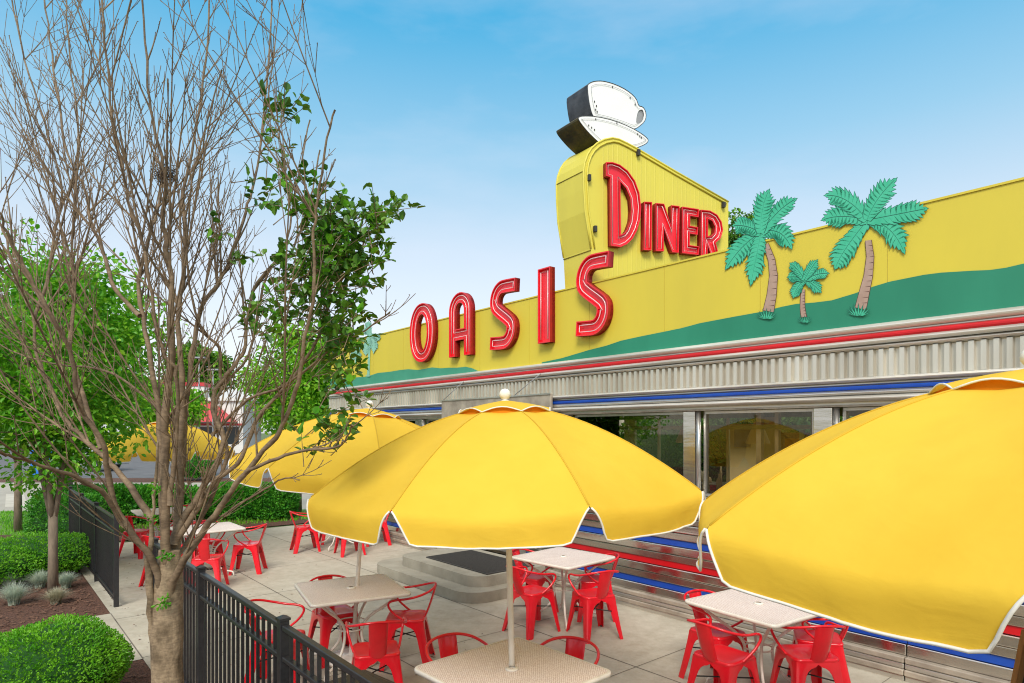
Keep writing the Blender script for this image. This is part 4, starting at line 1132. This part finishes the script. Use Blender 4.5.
bush('boxwood_shrub', 'low boxwood mound at the left edge beside the slender tree', 'shrub', -7.6, 8.95, .8, .6, .52, 8000, M['leaf_box'], .034, seed=3, sq=2.4)
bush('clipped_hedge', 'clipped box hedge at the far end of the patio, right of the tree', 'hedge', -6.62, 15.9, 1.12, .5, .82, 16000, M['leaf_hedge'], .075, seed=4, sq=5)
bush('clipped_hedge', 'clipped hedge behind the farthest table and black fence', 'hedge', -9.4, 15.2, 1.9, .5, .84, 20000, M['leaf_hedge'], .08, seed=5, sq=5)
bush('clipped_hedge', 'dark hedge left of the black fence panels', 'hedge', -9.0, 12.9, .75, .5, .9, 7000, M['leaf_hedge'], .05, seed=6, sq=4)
bush('far_shrub', 'small green shrub on the mulch strip beyond the road', 'shrub', -14.2, 28.2, .9, .8, 1.1, 2500, M['leaf_hedge'], .1, seed=7)

def fescue(label, x, y, h, n, m, seed):
    r = random.Random(seed); mb = MB()
    for i in range(n):
        a = r.uniform(0, 6.283); l = h*r.uniform(.6,1.15); out = r.uniform(.15,1.0)*h*.9; b = Vector((r.uniform(-.04,.04), r.uniform(-.04,.04), 0))
        d = Vector((math.cos(a), math.sin(a), 0)); s = Vector((-d.y, d.x, 0))*.0025
        p = [b+d*out*t*t+Vector((0,0,l*(t-.45*t*t*out/h))) for t in (0,.35,.7,1)]
        vs = []
        for k, q in enumerate(p): w = (1,.9,.6,.15)[k]; vs += [q-s*w, q+s*w]
        mb.add(vs, [(0,1,3,2),(2,3,5,4),(4,5,7,6)])
    o = mb.build('ornamental_grass', m, recalc=False); o.location = (x, y, 0); tag(o, label, 'ornamental grass', 'fescue tufts in the mulch bed')
for (px, py, h, m, lab) in ((14,605,.30,'fescue','blue fescue tuft at the left edge of the bed, nearer one'),(8,590,.26,'fescue','blue fescue tuft at the left edge beside the low boxwood'),(40,588,.26,'fescue','blue fescue tuft left of the slender trunk'),
                            (66,588,.24,'fescue','blue fescue tuft right of the slender trunk'),(56,604,.22,'fescue_dry','dry straw coloured fescue tuft in front of the slender trunk')):
    q = gnd(px, py); fescue(lab, q.x, q.y, h, 900, M[m], px)

for k, a_ in enumerate((1.5, 4.2, 7.0, 9.6)):
    p_ = W(a_, 13.2+.4*(k%2)); bush('back_shrub', ('large shrub behind the diner, seen through its right window', 'large shrub behind the diner, second window from the right', 'large shrub behind the diner entrance', 'large shrub behind the far end of the diner')[k], 'shrub', p_.x, p_.y, 1.7, 1.2, 3.0, 3500, M['leaf_far'], .16, TH, seed=30+k)
# ---- green trees
def green_tree(name, label, x, y, trunks, crown, nleaf, ml, lf, rtr, seed, cat='tree', group=None, fork=.9, clumps=60):
    """crown: centre z, radii rx ry rz"""
    r = random.Random(seed); root = empty(name, (x, y, 0)); tag(root, label, cat, group)
    cz, rx, ry, rz_ = crown; mb = MB()
    tips = []
    mb.tube([(0,0,0),(0,0,fork*.5),(0,0,fork)], [rtr*1.2, rtr, rtr*1.02], 12)
    for k in range(trunks):
        a = 6.283*k/trunks+r.uniform(-.3,.3); e = Vector((math.cos(a)*rx*.55, math.sin(a)*ry*.55, cz+rz_*r.uniform(.0,.5)))
        s = Vector((math.cos(a)*rtr*.3, math.sin(a)*rtr*.3, fork-.12)); mid = s.lerp(e, .4)+Vector((-math.cos(a)*.06, -math.sin(a)*.06, .12))
        pts = catmull([s, mid, s.lerp(e,.7)+Vector((0,0,.1)), e], 4); m_ = len(pts)
        mb.tube(pts, [rtr*.66*(1-.75*i/m_) for i in range(m_)], 8)
        for j in range(7):
            p0 = pts[int(m_*.3)+r.randrange(int(m_*.65))]; d = rv(r); d.z = abs(d.z)*.6; e2 = p0+Vector((d.x*rx*.8, d.y*ry*.8, d.z*rz_))
            mb.tube([p0, p0.lerp(e2,.5)+Vector((0,0,.08)), e2], [rtr*.22, rtr*.14, rtr*.05], 5)
    mb.build('trunk', M['bark_far'], root)
    mb = MB(); C_ = []
    for i in range(clumps):
        v = rv(r).normalized()*r.uniform(.35,1.0)**.6
        c = Vector((v.x*rx, v.y*ry, cz+v.z*rz_*(1 if v.z > 0 else .85)))
        C_.append((c, r.uniform(.22,.42)*min(rx, rz_)))
    for i in range(nleaf):
        c, cr = C_[r.randrange(clumps)]
        v = rv(r); p = c+v*cr; d = v*.6+rv(r)+Vector((0,0,-.35))
        leaf_card(mb, p, d, Vector((0,0,1))+rv(r)*.8, lf*r.uniform(.6,1.25), lf*.62, 1 if r.random() < .28 else 0)
    mb.build('crown', ml, root, recalc=False); return root
q = gnd(53, 595)
green_tree('street_tree', 'leafy tree with a forked slender trunk on the left, in front of the low boxwood', q.x, q.y, 5, (3.0, 1.30, 1.2, 1.62), 15000, [M['leaf_bright'], M['leaf_light']], .085, .055, 11, fork=1.15, clumps=90)
q = gnd(18, 531)
green_tree('street_tree', 'smaller leafy tree at the left edge standing on the lawn', q.x, q.y, 4, (3.7, 1.9, 1.8, 1.7), 9000, [M['leaf_bright'], M['leaf_hedge']], .13, .07, 12, fork=1.6, clumps=70)
q = gnd(66, 522)
green_tree('street_tree', 'tree with a thick pale trunk behind the slender forked one', q.x, q.y, 4, (4.0, 1.45, 1.5, 2.0), 9000, [M['leaf_bright'], M['leaf_light']], .13, .14, 13, fork=2.0, clumps=80)
q = gnd(298, 512)
green_tree('street_tree', 'bright green tree behind the dark leaves of the bare tree', q.x, q.y, 4, (3.5, 1.35, 1.3, 1.6), 10000, [M['leaf_light'], M['leaf_bright']], .13, .09, 14, fork=1.9, clumps=70)
q = gnd(133, 484)
green_tree('street_tree', 'tree on the mulch strip across the road', q.x, 28.2, 4, (3.3, 1.7, 1.4, 1.2), 4500, [M['leaf_light'], M['leaf_bright']], .24, .14, 15, fork=1.6)
green_tree('far_tree', 'round light green tree behind the white building', -36.5, 74, 5, (9.0, 3.4, 3.2, 3.2), 7000, [M['leaf_far'], M['leaf_light']], .55, .3, 16, fork=4)
green_tree('far_tree', 'broad tree far off at the left edge', -50, 74, 5, (6.5, 7, 5, 4.5), 7000, [M['leaf_far'], M['leaf_bright']], .55, .3, 17, fork=3)
green_tree('far_tree', 'low dark tree right of the white building', -24, 74, 5, (5.6, 5, 4, 3.6), 6000, [M['leaf_far'], M['leaf_far']], .55, .3, 18, fork=3)
green_tree('far_tree', 'tree whose top shows behind the parapet between the DINER sign and the palm', 9.2, 25, 5, (8.3, 1.7, 1.7, 2.6), 9000, [M['leaf_far'], M['leaf_light']], .17, .25, 19, fork=5, clumps=50)

# ---- foreground bare tree
def bare_tree():
    r = random.Random(21)
    T0 = Vector((-1.72, 3.2, 0)); root = empty('bare_tree', T0)
    tag(root, 'big mostly bare tree in front on the left, dark leaves only on its right side', 'tree')
    tr, br, lv = MB(), MB(), MB()
    D = 3.2
    def A(px, py, dy=0.0): return at(px, py, D+dy)-T0
    sc = D/F
    def rad(w): return w*sc/2
    # trunk
    pts = [Vector((0.02,0,0)), A(169,800), A(168,700), A(167,660), A(167,630), A(168,600), A(169,575), A(170,550)]
    tr.tube(catmull(pts, 10), [rad(v.x) for v in catmull([Vector((w,0,0)) for w in (34,32,30,29,30,27,24,19)], 10)], 36)
    twn = []
    def limb(px, ws, dy, side=1.0, mb=br, grow=True, seglen=.2):
        """px: measured outline of a limb; dy: how far it drifts towards or away from the camera along its length"""
        n = len(px); P_ = []; 
        for i, (x, y) in enumerate(px):
            t = i/(n-1); P_.append(A(x, y, dy[0]+(dy[1]-dy[0])*t))
        C = catmull(P_, 4); m_ = len(C)
        for i in range(1, m_-1): C[i] += rv(r)*(.004 if ws[0] < 8 else .007)
        W_ = [(.86 if mb is tr else .72)*(ws[0]+(min(ws[1], 2.2)-ws[0])*(i/(m_-1))**.55) for i in range(m_)]
        mb.tube(C, [rad(w)*r.uniform(.92,1.10) for w in W_], 18 if mb is tr else 10 if ws[0] > 8 else 6)
        for i in range(0, m_):   # bark knots
            if r.random() < .35: pass
        twn.append((C, [rad(w) for w in W_], side)); return C
    def grow(p, d, L, r0, lev, up):
        """a nearly straight shoot that bends upward, with opposite side shoots and buds"""
        e = p+d.normalized()*L+T0; ex = CX+F*e.x/max(.5, e.y); ey = CY-F*(e.z-EYE)/max(.5, e.y)
        if lev == 0 and ex > 370: L *= .28
        elif lev == 0 and ex > 330: L *= .6
        n = 7 if L > .3 else 4; pts = [p.copy()]; q = p.copy(); d = d.normalized()
        for i in range(n):
            d = (d+Vector((0,0,up/n))+rv(r)*.032).normalized(); q = q+d*(L/n); pts.append(q.copy())
        br.tube(pts, [max(.0015, r0*(1-.65*i/n)) for i in range(n+1)], 5 if lev < 2 else 4, cap=False)
        for k in range(1, n+1):
            if r.random() < .5: br.tube([pts[k], pts[k]+rv(r)*.008], [max(.0020, r0*.7), .0010], 4)
        if lev < 2 and L > (.14 if lev <= 0 else .3):
            cnt = int(L/(.17 if lev <= 0 else .2))+(1 if lev == 0 else 0)
            for k in range(cnt):
                t = (k+.6+r.uniform(-.3,.3))/(cnt+.3); t = min(.95, max(.1, t)); j = min(n-1, int(t*n)); b = pts[j].lerp(pts[j+1], t*n-j)
                ax = (pts[j+1]-pts[j]).normalized(); s = rv(r); s = (s-ax*s.dot(ax)).normalized(); s.y *= .7
                for sg in ((1,-1) if r.random() < .6 else (1,)):
                    grow(b, ax+s*sg*r.uniform(.4,.7), L*r.uniform(.2,.6)*(1-t*.5), max(.0017, r0*.55*(1-t*.4)), lev+1, up*.8)
    u1 = lambda pts: zz(pts, 0, 220, 2.97)
    u2 = lambda pts: zz(pts, 0, 440, 2.812)
    # main stems
    limb([(166,690),(156,650),(150,612),(149,560),(152,520),(156,470),(158,440)], (14,8), (-.01,-.12), mb=tr)
    limb([(168,620),(166,570)]+u1([(490,680),(492,600),(508,400),(510,240),(505,150),(492,60)])+[(163,215),(165,180),(160,150),(150,110),(146,60),(143,-15)], (16,4), (-.02,-.2))
    limb([(170,625),(174,570),(179,500)]+u1([(535,680),(545,560),(535,420),(530,300),(545,150),(550,0)])+[(184,190),(194,140),(206,60),(210,-10)], (16,4), (.03,.25))
    limb([(168,620),(166,560),(163,500)]+u1([(470,560),(430,330),(412,180),(440,60),(465,-20)])+[(160,190),(162,170)], (14,7), (.0,.35))
    limb(u1([(415,285),(340,200),(310,110),(270,0)])+[(86,190),(68,155),(58,100),(50,40),(42,-15)], (8,3), (.15,.55))
    limb([(167,612),(158,575)]+u2([(410,310),(335,210),(305,90),(285,0)])+u1([(240,560),(220,440),(190,350),(150,280),(85,165),(30,60)])+[(0,215),(-15,190)], (12,4), (0,-.7))
    limb(u2([(425,220),(350,110),(300,55),(240,0)])+u1([(200,600),(150,500),(110,400),(100,290),(60,200),(20,60)])+[(0,222),(-10,180)], (10,4), (.0,.4))
    limb(u2([(350,240),(280,140),(170,90),(60,55),(0,35)])+[(-25,446)], (8,3.5), (-.2,-1.0))
    limb(u1([(300,680),(230,470),(205,370),(220,240),(215,120),(220,0)])+[(76,180),(78,120),(70,60),(66,-10)], (8,3), (.1,.6))
    limb(u1([(100,290),(140,180),(165,20)])+[(62,190),(44,120),(25,60),(12,0)], (6,2.5), (.3,.9))
    limb([(168,615),(172,590)]+u2([(500,365),(590,230),(640,160),(690,90),(760,10)])+u1([(850,590),(885,480),(905,350),(935,200),(930,60)])+[(318,200),(325,150),(335,110)], (13,4), (.0,-.5))
    limb([(168,600),(172,560)]+u2([(485,300),(560,180),(610,110),(680,50)])+u1([(760,600),(860,480),(930,380),(1000,200),(1060,130)])+[(362,250),(372,220)], (12,3.5), (.0,.2))
    limb([(173,545)]+u2([(510,230),(580,120),(630,0)])+u1([(630,560),(650,490),(700,430),(728,370),(745,240),(790,150),(860,100)])+[(300,230),(312,190),(320,150)], (12,4), (.02,.5))
    limb(u1([(655,470),(650,380),(600,330),(575,250),(555,120),(560,0)])+[(192,180),(205,130),(222,70)], (6,2.5), (.3,.0))
    limb([(180,500)]+u1([(550,580),(570,400),(600,260),(660,170),(720,0)])+[(252,190),(262,140),(268,70),(272,0)], (10,3), (.08,.5))
    limb([(170,600),(176,560)]+u2([(520,300),(600,150),(640,30)])+u1([(640,600),(660,500),(740,400),(780,200),(850,60)])+[(292,215),(300,170),(310,120)], (9,3), (.0,.7))
    limb([(170,505),(176,440),(178,400)]+u1([(520,440),(480,380),(450,220),(420,60),(380,-60)])+[(120,160),(110,100),(105,40),(100,-10)], (8,3), (-.05,-.4))
    limb([(212,435),(248,400),(285,385),(330,350),(365,330),(390,312)], (6,2), (.2,-.2))
    limb(u2([(690,90),(760,60),(850,30),(940,20)])+[(345,440),(352,425)], (6,2), (-.2,-.5))
    limb(u2([(600,230),(690,170),(760,130)])+[(285,478),(300,480)], (4,1.5), (-.1,-.3), grow=False)
    limb(u1([(470,560),(360,470),(280,440),(180,430),(60,400)])+[(-10,340)], (5,2), (.2,.7))
    # crown shoots: many steep shoots from the upper half of every limb
    cA = A
    for C, W_, side in twn[1:]:
        m_ = len(C); L = sum((C[i+1]-C[i]).length for i in range(m_-1)); k = int(L*5.6)
        for i in range(k):
            t = r.uniform(.16,.98); j = min(m_-2, int(t*(m_-1))); p = C[j]
            if p.z+T0.z < 2.62 and r.random() < .42: continue
            ax = (C[j+1]-C[j]).normalized()
            s = rv(r); s = (s-ax*s.dot(ax)); s = s.normalized(); s.y *= .8; s.z = s.z*.4+.2
            grow(p, ax*.9+s*r.uniform(.4,.85), (r.uniform(.10,.4) if r.random() < .42 else r.uniform(.6,1.35))*(1.1-.35*t), min(r.uniform(.0042,.0070), W_[j]*.8), 0, r.uniform(.15,.55))
    # epicormic green sprouts on the trunk
    for x, y in ((163,556),(168,556),(162,604),(165,600),(150,520),(156,486)):
        p = A(x, y, -.1)
        for i in range(14): leaf_card(lv, p+rv(r)*.03, rv(r), rv(r), .022, .013, 1)
    # leafy part on the right: leafy shoots
    regs = [ (278,118,14,16,50),(268,145,8,14,14),(285,182,22,12,46),(262,205,22,14,40),(245,190,10,10,12),(300,205,22,16,70),(335,215,24,18,90),(360,235,26,20,150),(385,215,18,14,90),(398,212,9,7,30),(330,240,36,24,220),
             (300,260,34,22,200),(340,272,38,24,260),(370,262,26,20,150),(300,300,36,22,170),(345,305,30,18,130),(278,318,26,18,100),(320,340,30,22,150),(352,345,20,20,90),(335,375,26,16,110),(350,395,14,12,50),(255,330,18,12,36),
             (330,430,20,9,60),(346,432,12,8,36),(318,448,14,8,30),(300,425,12,8,16),(215,240,10,8,8),(240,262,12,10,14),(308,180,14,10,30)]
    for cx, cy, rx, ry, cnt in regs:
        cnt = int(cnt*1.0)
        for i in range(max(2, cnt//7)):
            x, y = cx-(10 if cx > 330 else 2)+max(-1.2, min(1.2, r.gauss(0,.55)))*rx, cy+r.gauss(0,.55)*ry; p = A(x, y, r.uniform(-.25,.35))
            d = Vector((r.uniform(-.3,1), r.uniform(-.6,.6), r.uniform(-.2,1))).normalized(); q = p+d*r.uniform(.08,.16)
            br.tube([p-d*.08, p, q], [.0025,.002,.001], 4)
            for k in range(7):
                t = k/6; b = p.lerp(q, t); a_ = rv(r)
                leaf_card(lv, b+rv(r)*.01, d*.4+a_+Vector((0,0,-.15)), Vector((0,0,1))+rv(r)*.7, r.uniform(.038,.060), r.uniform(.028,.042), 1 if r.random() < .16 else 0, .2)
    # knobbly collar at the fork
    tk_ = tr.build('trunk', M['bark'], root)
    for v in tk_.data.vertices:
        q = v.co; k = noise.noise(Vector((q.x*14, q.y*14, q.z*9)))*.005+noise.noise(Vector((q.x*40, q.y*40, q.z*16)))*.003
        v.co = q+v.normal*k
    br.build('branches', M['twig'], root, recalc=False)
    lv.build('foliage', [M['leaf_glossy'], M['leaf_bright']], root, recalc=False)
    # nest
    mb = MB(); c = at(165, 174, D-.1)
    for i in range(150):
        a = r.uniform(0,6.283); b = a+r.uniform(.5,1.6); rr = r.uniform(.02,.06); z = r.uniform(-.035,.03)
        f = lambda t, k: Vector((math.cos(t)*rr, math.sin(t)*rr, z+k))
        mb.tube([f(a,0), f((a+b)/2, r.uniform(-.01,.01))*1.06, f(b, r.uniform(-.012,.012))], .0014, 4, cap=False)
    o = mb.build('bird_nest', M['nest'], recalc=False); o.location = c; tag(o, 'small twig nest wedged high in the fork of the bare tree', 'nest')
bare_tree()

# ---------------------------------------------------------------- far background
bb = empty('red_roofed_building', (-31.8, 62, 0), R(12)); tag(bb, 'white building with red roof edge and red gable beyond the parking lot', 'building')
mb = MB(); mb.box(-5,5,0,10,0,5.2); mb.build('wall', M['white_wall'], bb)
mb = MB(); mb.box(-5.3,5.3,-.3,10.3,5.2,5.5); mb.box(-3.4,1.5,-.5,1.5,5.5,6.6); mb.box(-3.5,1.6,-.6,1.6,6.6,6.95, 1); mb.build('sign_parapet', [M['white_wall'], M['roof_red']], bb)
mb = MB(); v = [(-4.5,-1.4,3.1),(4.5,-1.4,3.1),(2.2,0,5.1),(-2.2,0,5.1),(-4.5,0,3.1),(4.5,0,3.1)]; mb.add(v, [(0,1,2,3),(1,5,2),(0,3,4),(0,4,5,1)]); mb.build('roof', M['roof_red'], bb)
for x in (-4,-1.5,1,3.2):
    mb = MB(); mb.box(x,x+1.4,-.05,-.01,.9,2.6); w = mb.build('window', M['dark_glass'], bb)
mb = MB(); mb.box(-5.05,5.05,-.1,-.02,2.75,2.95); mb.build('trim', M['roof_red'], bb)
def car(label, x, y, rz, paint):
    root = empty('parked_car', (x, y, 0), rz); tag(root, label, 'car', 'cars parked across the road')
    side = [(-2.2,.35),(-2.2,.78),(-2.05,.95),(-1.5,1.0),(-.95,1.42),(.55,1.45),(1.15,1.02),(2.05,.85),(2.22,.62),(2.2,.35)]
    mb = MB(); mb.prism([side], lambda u, v, d: (u, d*(1-.12*max(0, v-.95)/.5), v), -.88, .88); bevel(mb.build('body', paint, root), .05)
    for s in (-1,1):
        mb = MB(); mb.prism([[(-1.3,1.02),(-.9,1.36),(.5,1.38),(1.0,1.04)]], lambda u, v, d: (u, d, v), s*.86, s*.885); mb.build('side_window', M['dark_glass'], root)
    for wx_ in (-1.4,1.4):
        for s in (-1,1):
            mb = MB(); mb.prism([[(wx_+.33*math.cos(t/14*6.283), .33+.33*math.sin(t/14*6.283)) for t in range(14)]], lambda u, v, d: (u, d, v), s*.72, s*.9); w = mb.build('wheel', M['tyre'], root)
            mb = MB(); mb.prism([[(wx_+.2*math.cos(t/12*6.283), .33+.2*math.sin(t/12*6.283)) for t in range(12)]], lambda u, v, d: (u, d, v), s*.895, s*.915); mb.build('rim', M['car_silver'], w)
    for s in (-.6,.6):
        mb = MB(); mb.box(2.12,2.23,s-.15,s+.15,.6,.72); mb.build('headlight', M['chrome'], root)
car('silver car parked farther left across the road', -24.0, 35, R(178), M['car_silver'])
def post(label, px, Y, z0, z1):
    x = (px-CX)/F*Y; root = empty('parking_sign', (x, Y, 0)); tag(root, label, 'sign', 'blue signs beyond the road')
    mb = MB(); mb.tube([(0,0,0),(0,0,z1)], .04, 8); mb.build('post', M['grey_paint'], root)
    mb = MB(); mb.box(-.2,.2,-.07,-.045,z0,z1); mb.build('sign_panel', M['sign_blue'], root)
post('narrow blue sign beyond the road, left one', 36, 28.5, .1, .80+.55)
post('narrow blue sign beyond the road, right one', 50, 28.9, .9, 1.75)
def lamp(label, px, Y, h):
    x = (px-CX)/F*Y; root = empty('street_lamp', (x, Y, 0)); tag(root, label, 'street lamp', 'lamp posts at the parking lot')
    mb = MB(); mb.tube([(0,0,0),(0,0,h)], [.09,.05], 8); mb.build('pole', M['grey_paint'], root)
    mb = MB(); mb.box(-.5,.5,-.12,.12,h,h+.12); mb.build('lamp_head', M['grey_paint'], root)
lamp('slim grey lamp post left of the white building, seen between branches', 199, 52, 8.2)
lamp('slim grey lamp post in front of the white building, right one', 213, 56, 7.6)
# white painted mark on the road
sheet('road_marking', [gnd(5,507)[:2], gnd(28,506)[:2], gnd(24,494)[:2], gnd(6,494)[:2]], -.004, M['concrete_pale'], label='pale square patch on the road', cat='road marking')

# ---------------------------------------------------------------- light, sky, camera
sun_el, sun_az = R(42), R(188)     # azimuth measured clockwise from +Y: behind the camera, slightly left/right
sdir = Vector((math.sin(sun_az)*math.cos(sun_el), math.cos(sun_az)*math.cos(sun_el), math.sin(sun_el)))
ld = bpy.data.lights.new('sun', 'SUN'); ld.energy = 3.1; ld.angle = R(22); ld.color = (1, .95, .86)
lo = bpy.data.objects.new('sun', ld); col.objects.link(lo); lo.rotation_euler = (-sdir).to_track_quat('-Z', 'Y').to_euler(); lo.location = (0,-5,20)
w = bpy.data.worlds.new('World'); scene.world = w; w.use_nodes = True
nt = w.node_tree; N = nt.nodes; L = nt.links; bg = N['Background']; out = N['World Output']
sky = N.new('ShaderNodeTexSky'); sky.sky_type = 'NISHITA'; sky.sun_disc = False; sky.sun_elevation = sun_el; sky.sun_rotation = sun_az
sky.air_density = 1.0; sky.dust_density = 2.0
L.new(sky.outputs[0], bg.inputs[0]); bg.inputs[1].default_value = .05
tc = N.new('ShaderNodeTexCoord'); sx = N.new('ShaderNodeSeparateXYZ'); L.new(tc.outputs['Generated'], sx.inputs[0])
rp = N.new('ShaderNodeValToRGB'); cr = rp.color_ramp
stops = [(0,(.70,.70,.72)),(.12,(.80,.82,.84)),(.27,(.60,.70,.78)),(.40,(.28,.56,.74)),(.55,(.03,.40,.69)),(.66,(.25,.50,.68)),(.80,(1.1,1.06,1.0)),(1,(1.25,1.18,1.05))]
cr.elements[0].position = 0; cr.elements[0].color = (*stops[0][1],1); cr.elements[1].position = 1; cr.elements[1].color = (*stops[-1][1],1)
for p, c in stops[1:-1]: e = cr.elements.new(p); e.color = (*c, 1)
L.new(sx.outputs[2], rp.inputs[0])
nz = N.new('ShaderNodeTexNoise'); nz.inputs['Scale'].default_value = 2.2; nz.inputs['Detail'].default_value = 7; nz.inputs['Roughness'].default_value = .55
mpn = N.new('ShaderNodeMapping'); mpn.inputs['Scale'].default_value = (1,1,3.2); L.new(tc.outputs['Generated'], mpn.inputs[0]); L.new(mpn.outputs[0], nz.inputs['Vector'])
r2 = N.new('ShaderNodeValToRGB'); r2.color_ramp.elements[0].position = .48; r2.color_ramp.elements[1].position = .80
r2.color_ramp.elements[0].color = (0,0,0,1); r2.color_ramp.elements[1].color = (.45,.45,.45,1)
L.new(nz.outputs['Fac'], r2.inputs[0])
mx = N.new('ShaderNodeMixRGB'); mx.inputs[2].default_value = (.72,.76,.84,1); L.new(r2.outputs[0], mx.inputs[0]); L.new(rp.outputs[0], mx.inputs[1])
bg2 = N.new('ShaderNodeBackground'); L.new(mx.outputs[0], bg2.inputs[0]); bg2.inputs[1].default_value = .95
ad = N.new('ShaderNodeAddShader'); L.new(bg.outputs[0], ad.inputs[0]); L.new(bg2.outputs[0], ad.inputs[1]); L.new(ad.outputs[0], out.inputs[0])

cam = bpy.data.cameras.new('camera'); co_ = bpy.data.objects.new('camera', cam); col.objects.link(co_)
co_.location = (0, 0, EYE); co_.rotation_euler = (R(90), 0, 0)
cam.sensor_width = 36; cam.lens = 36*F/1024; cam.shift_y = (CY-341.5)/1024; cam.clip_end = 2000; cam.clip_start = .05
scene.camera = co_
scene.view_settings.view_transform = 'Standard'; scene.view_settings.look = 'None'; scene.view_settings.exposure = 0
scene.render.resolution_x = 1024; scene.render.resolution_y = 683
scene.cycles.max_bounces = 6; scene.cycles.transparent_max_bounces = 8; scene.cycles.use_denoising = True; scene.cycles.filter_width = 1.1
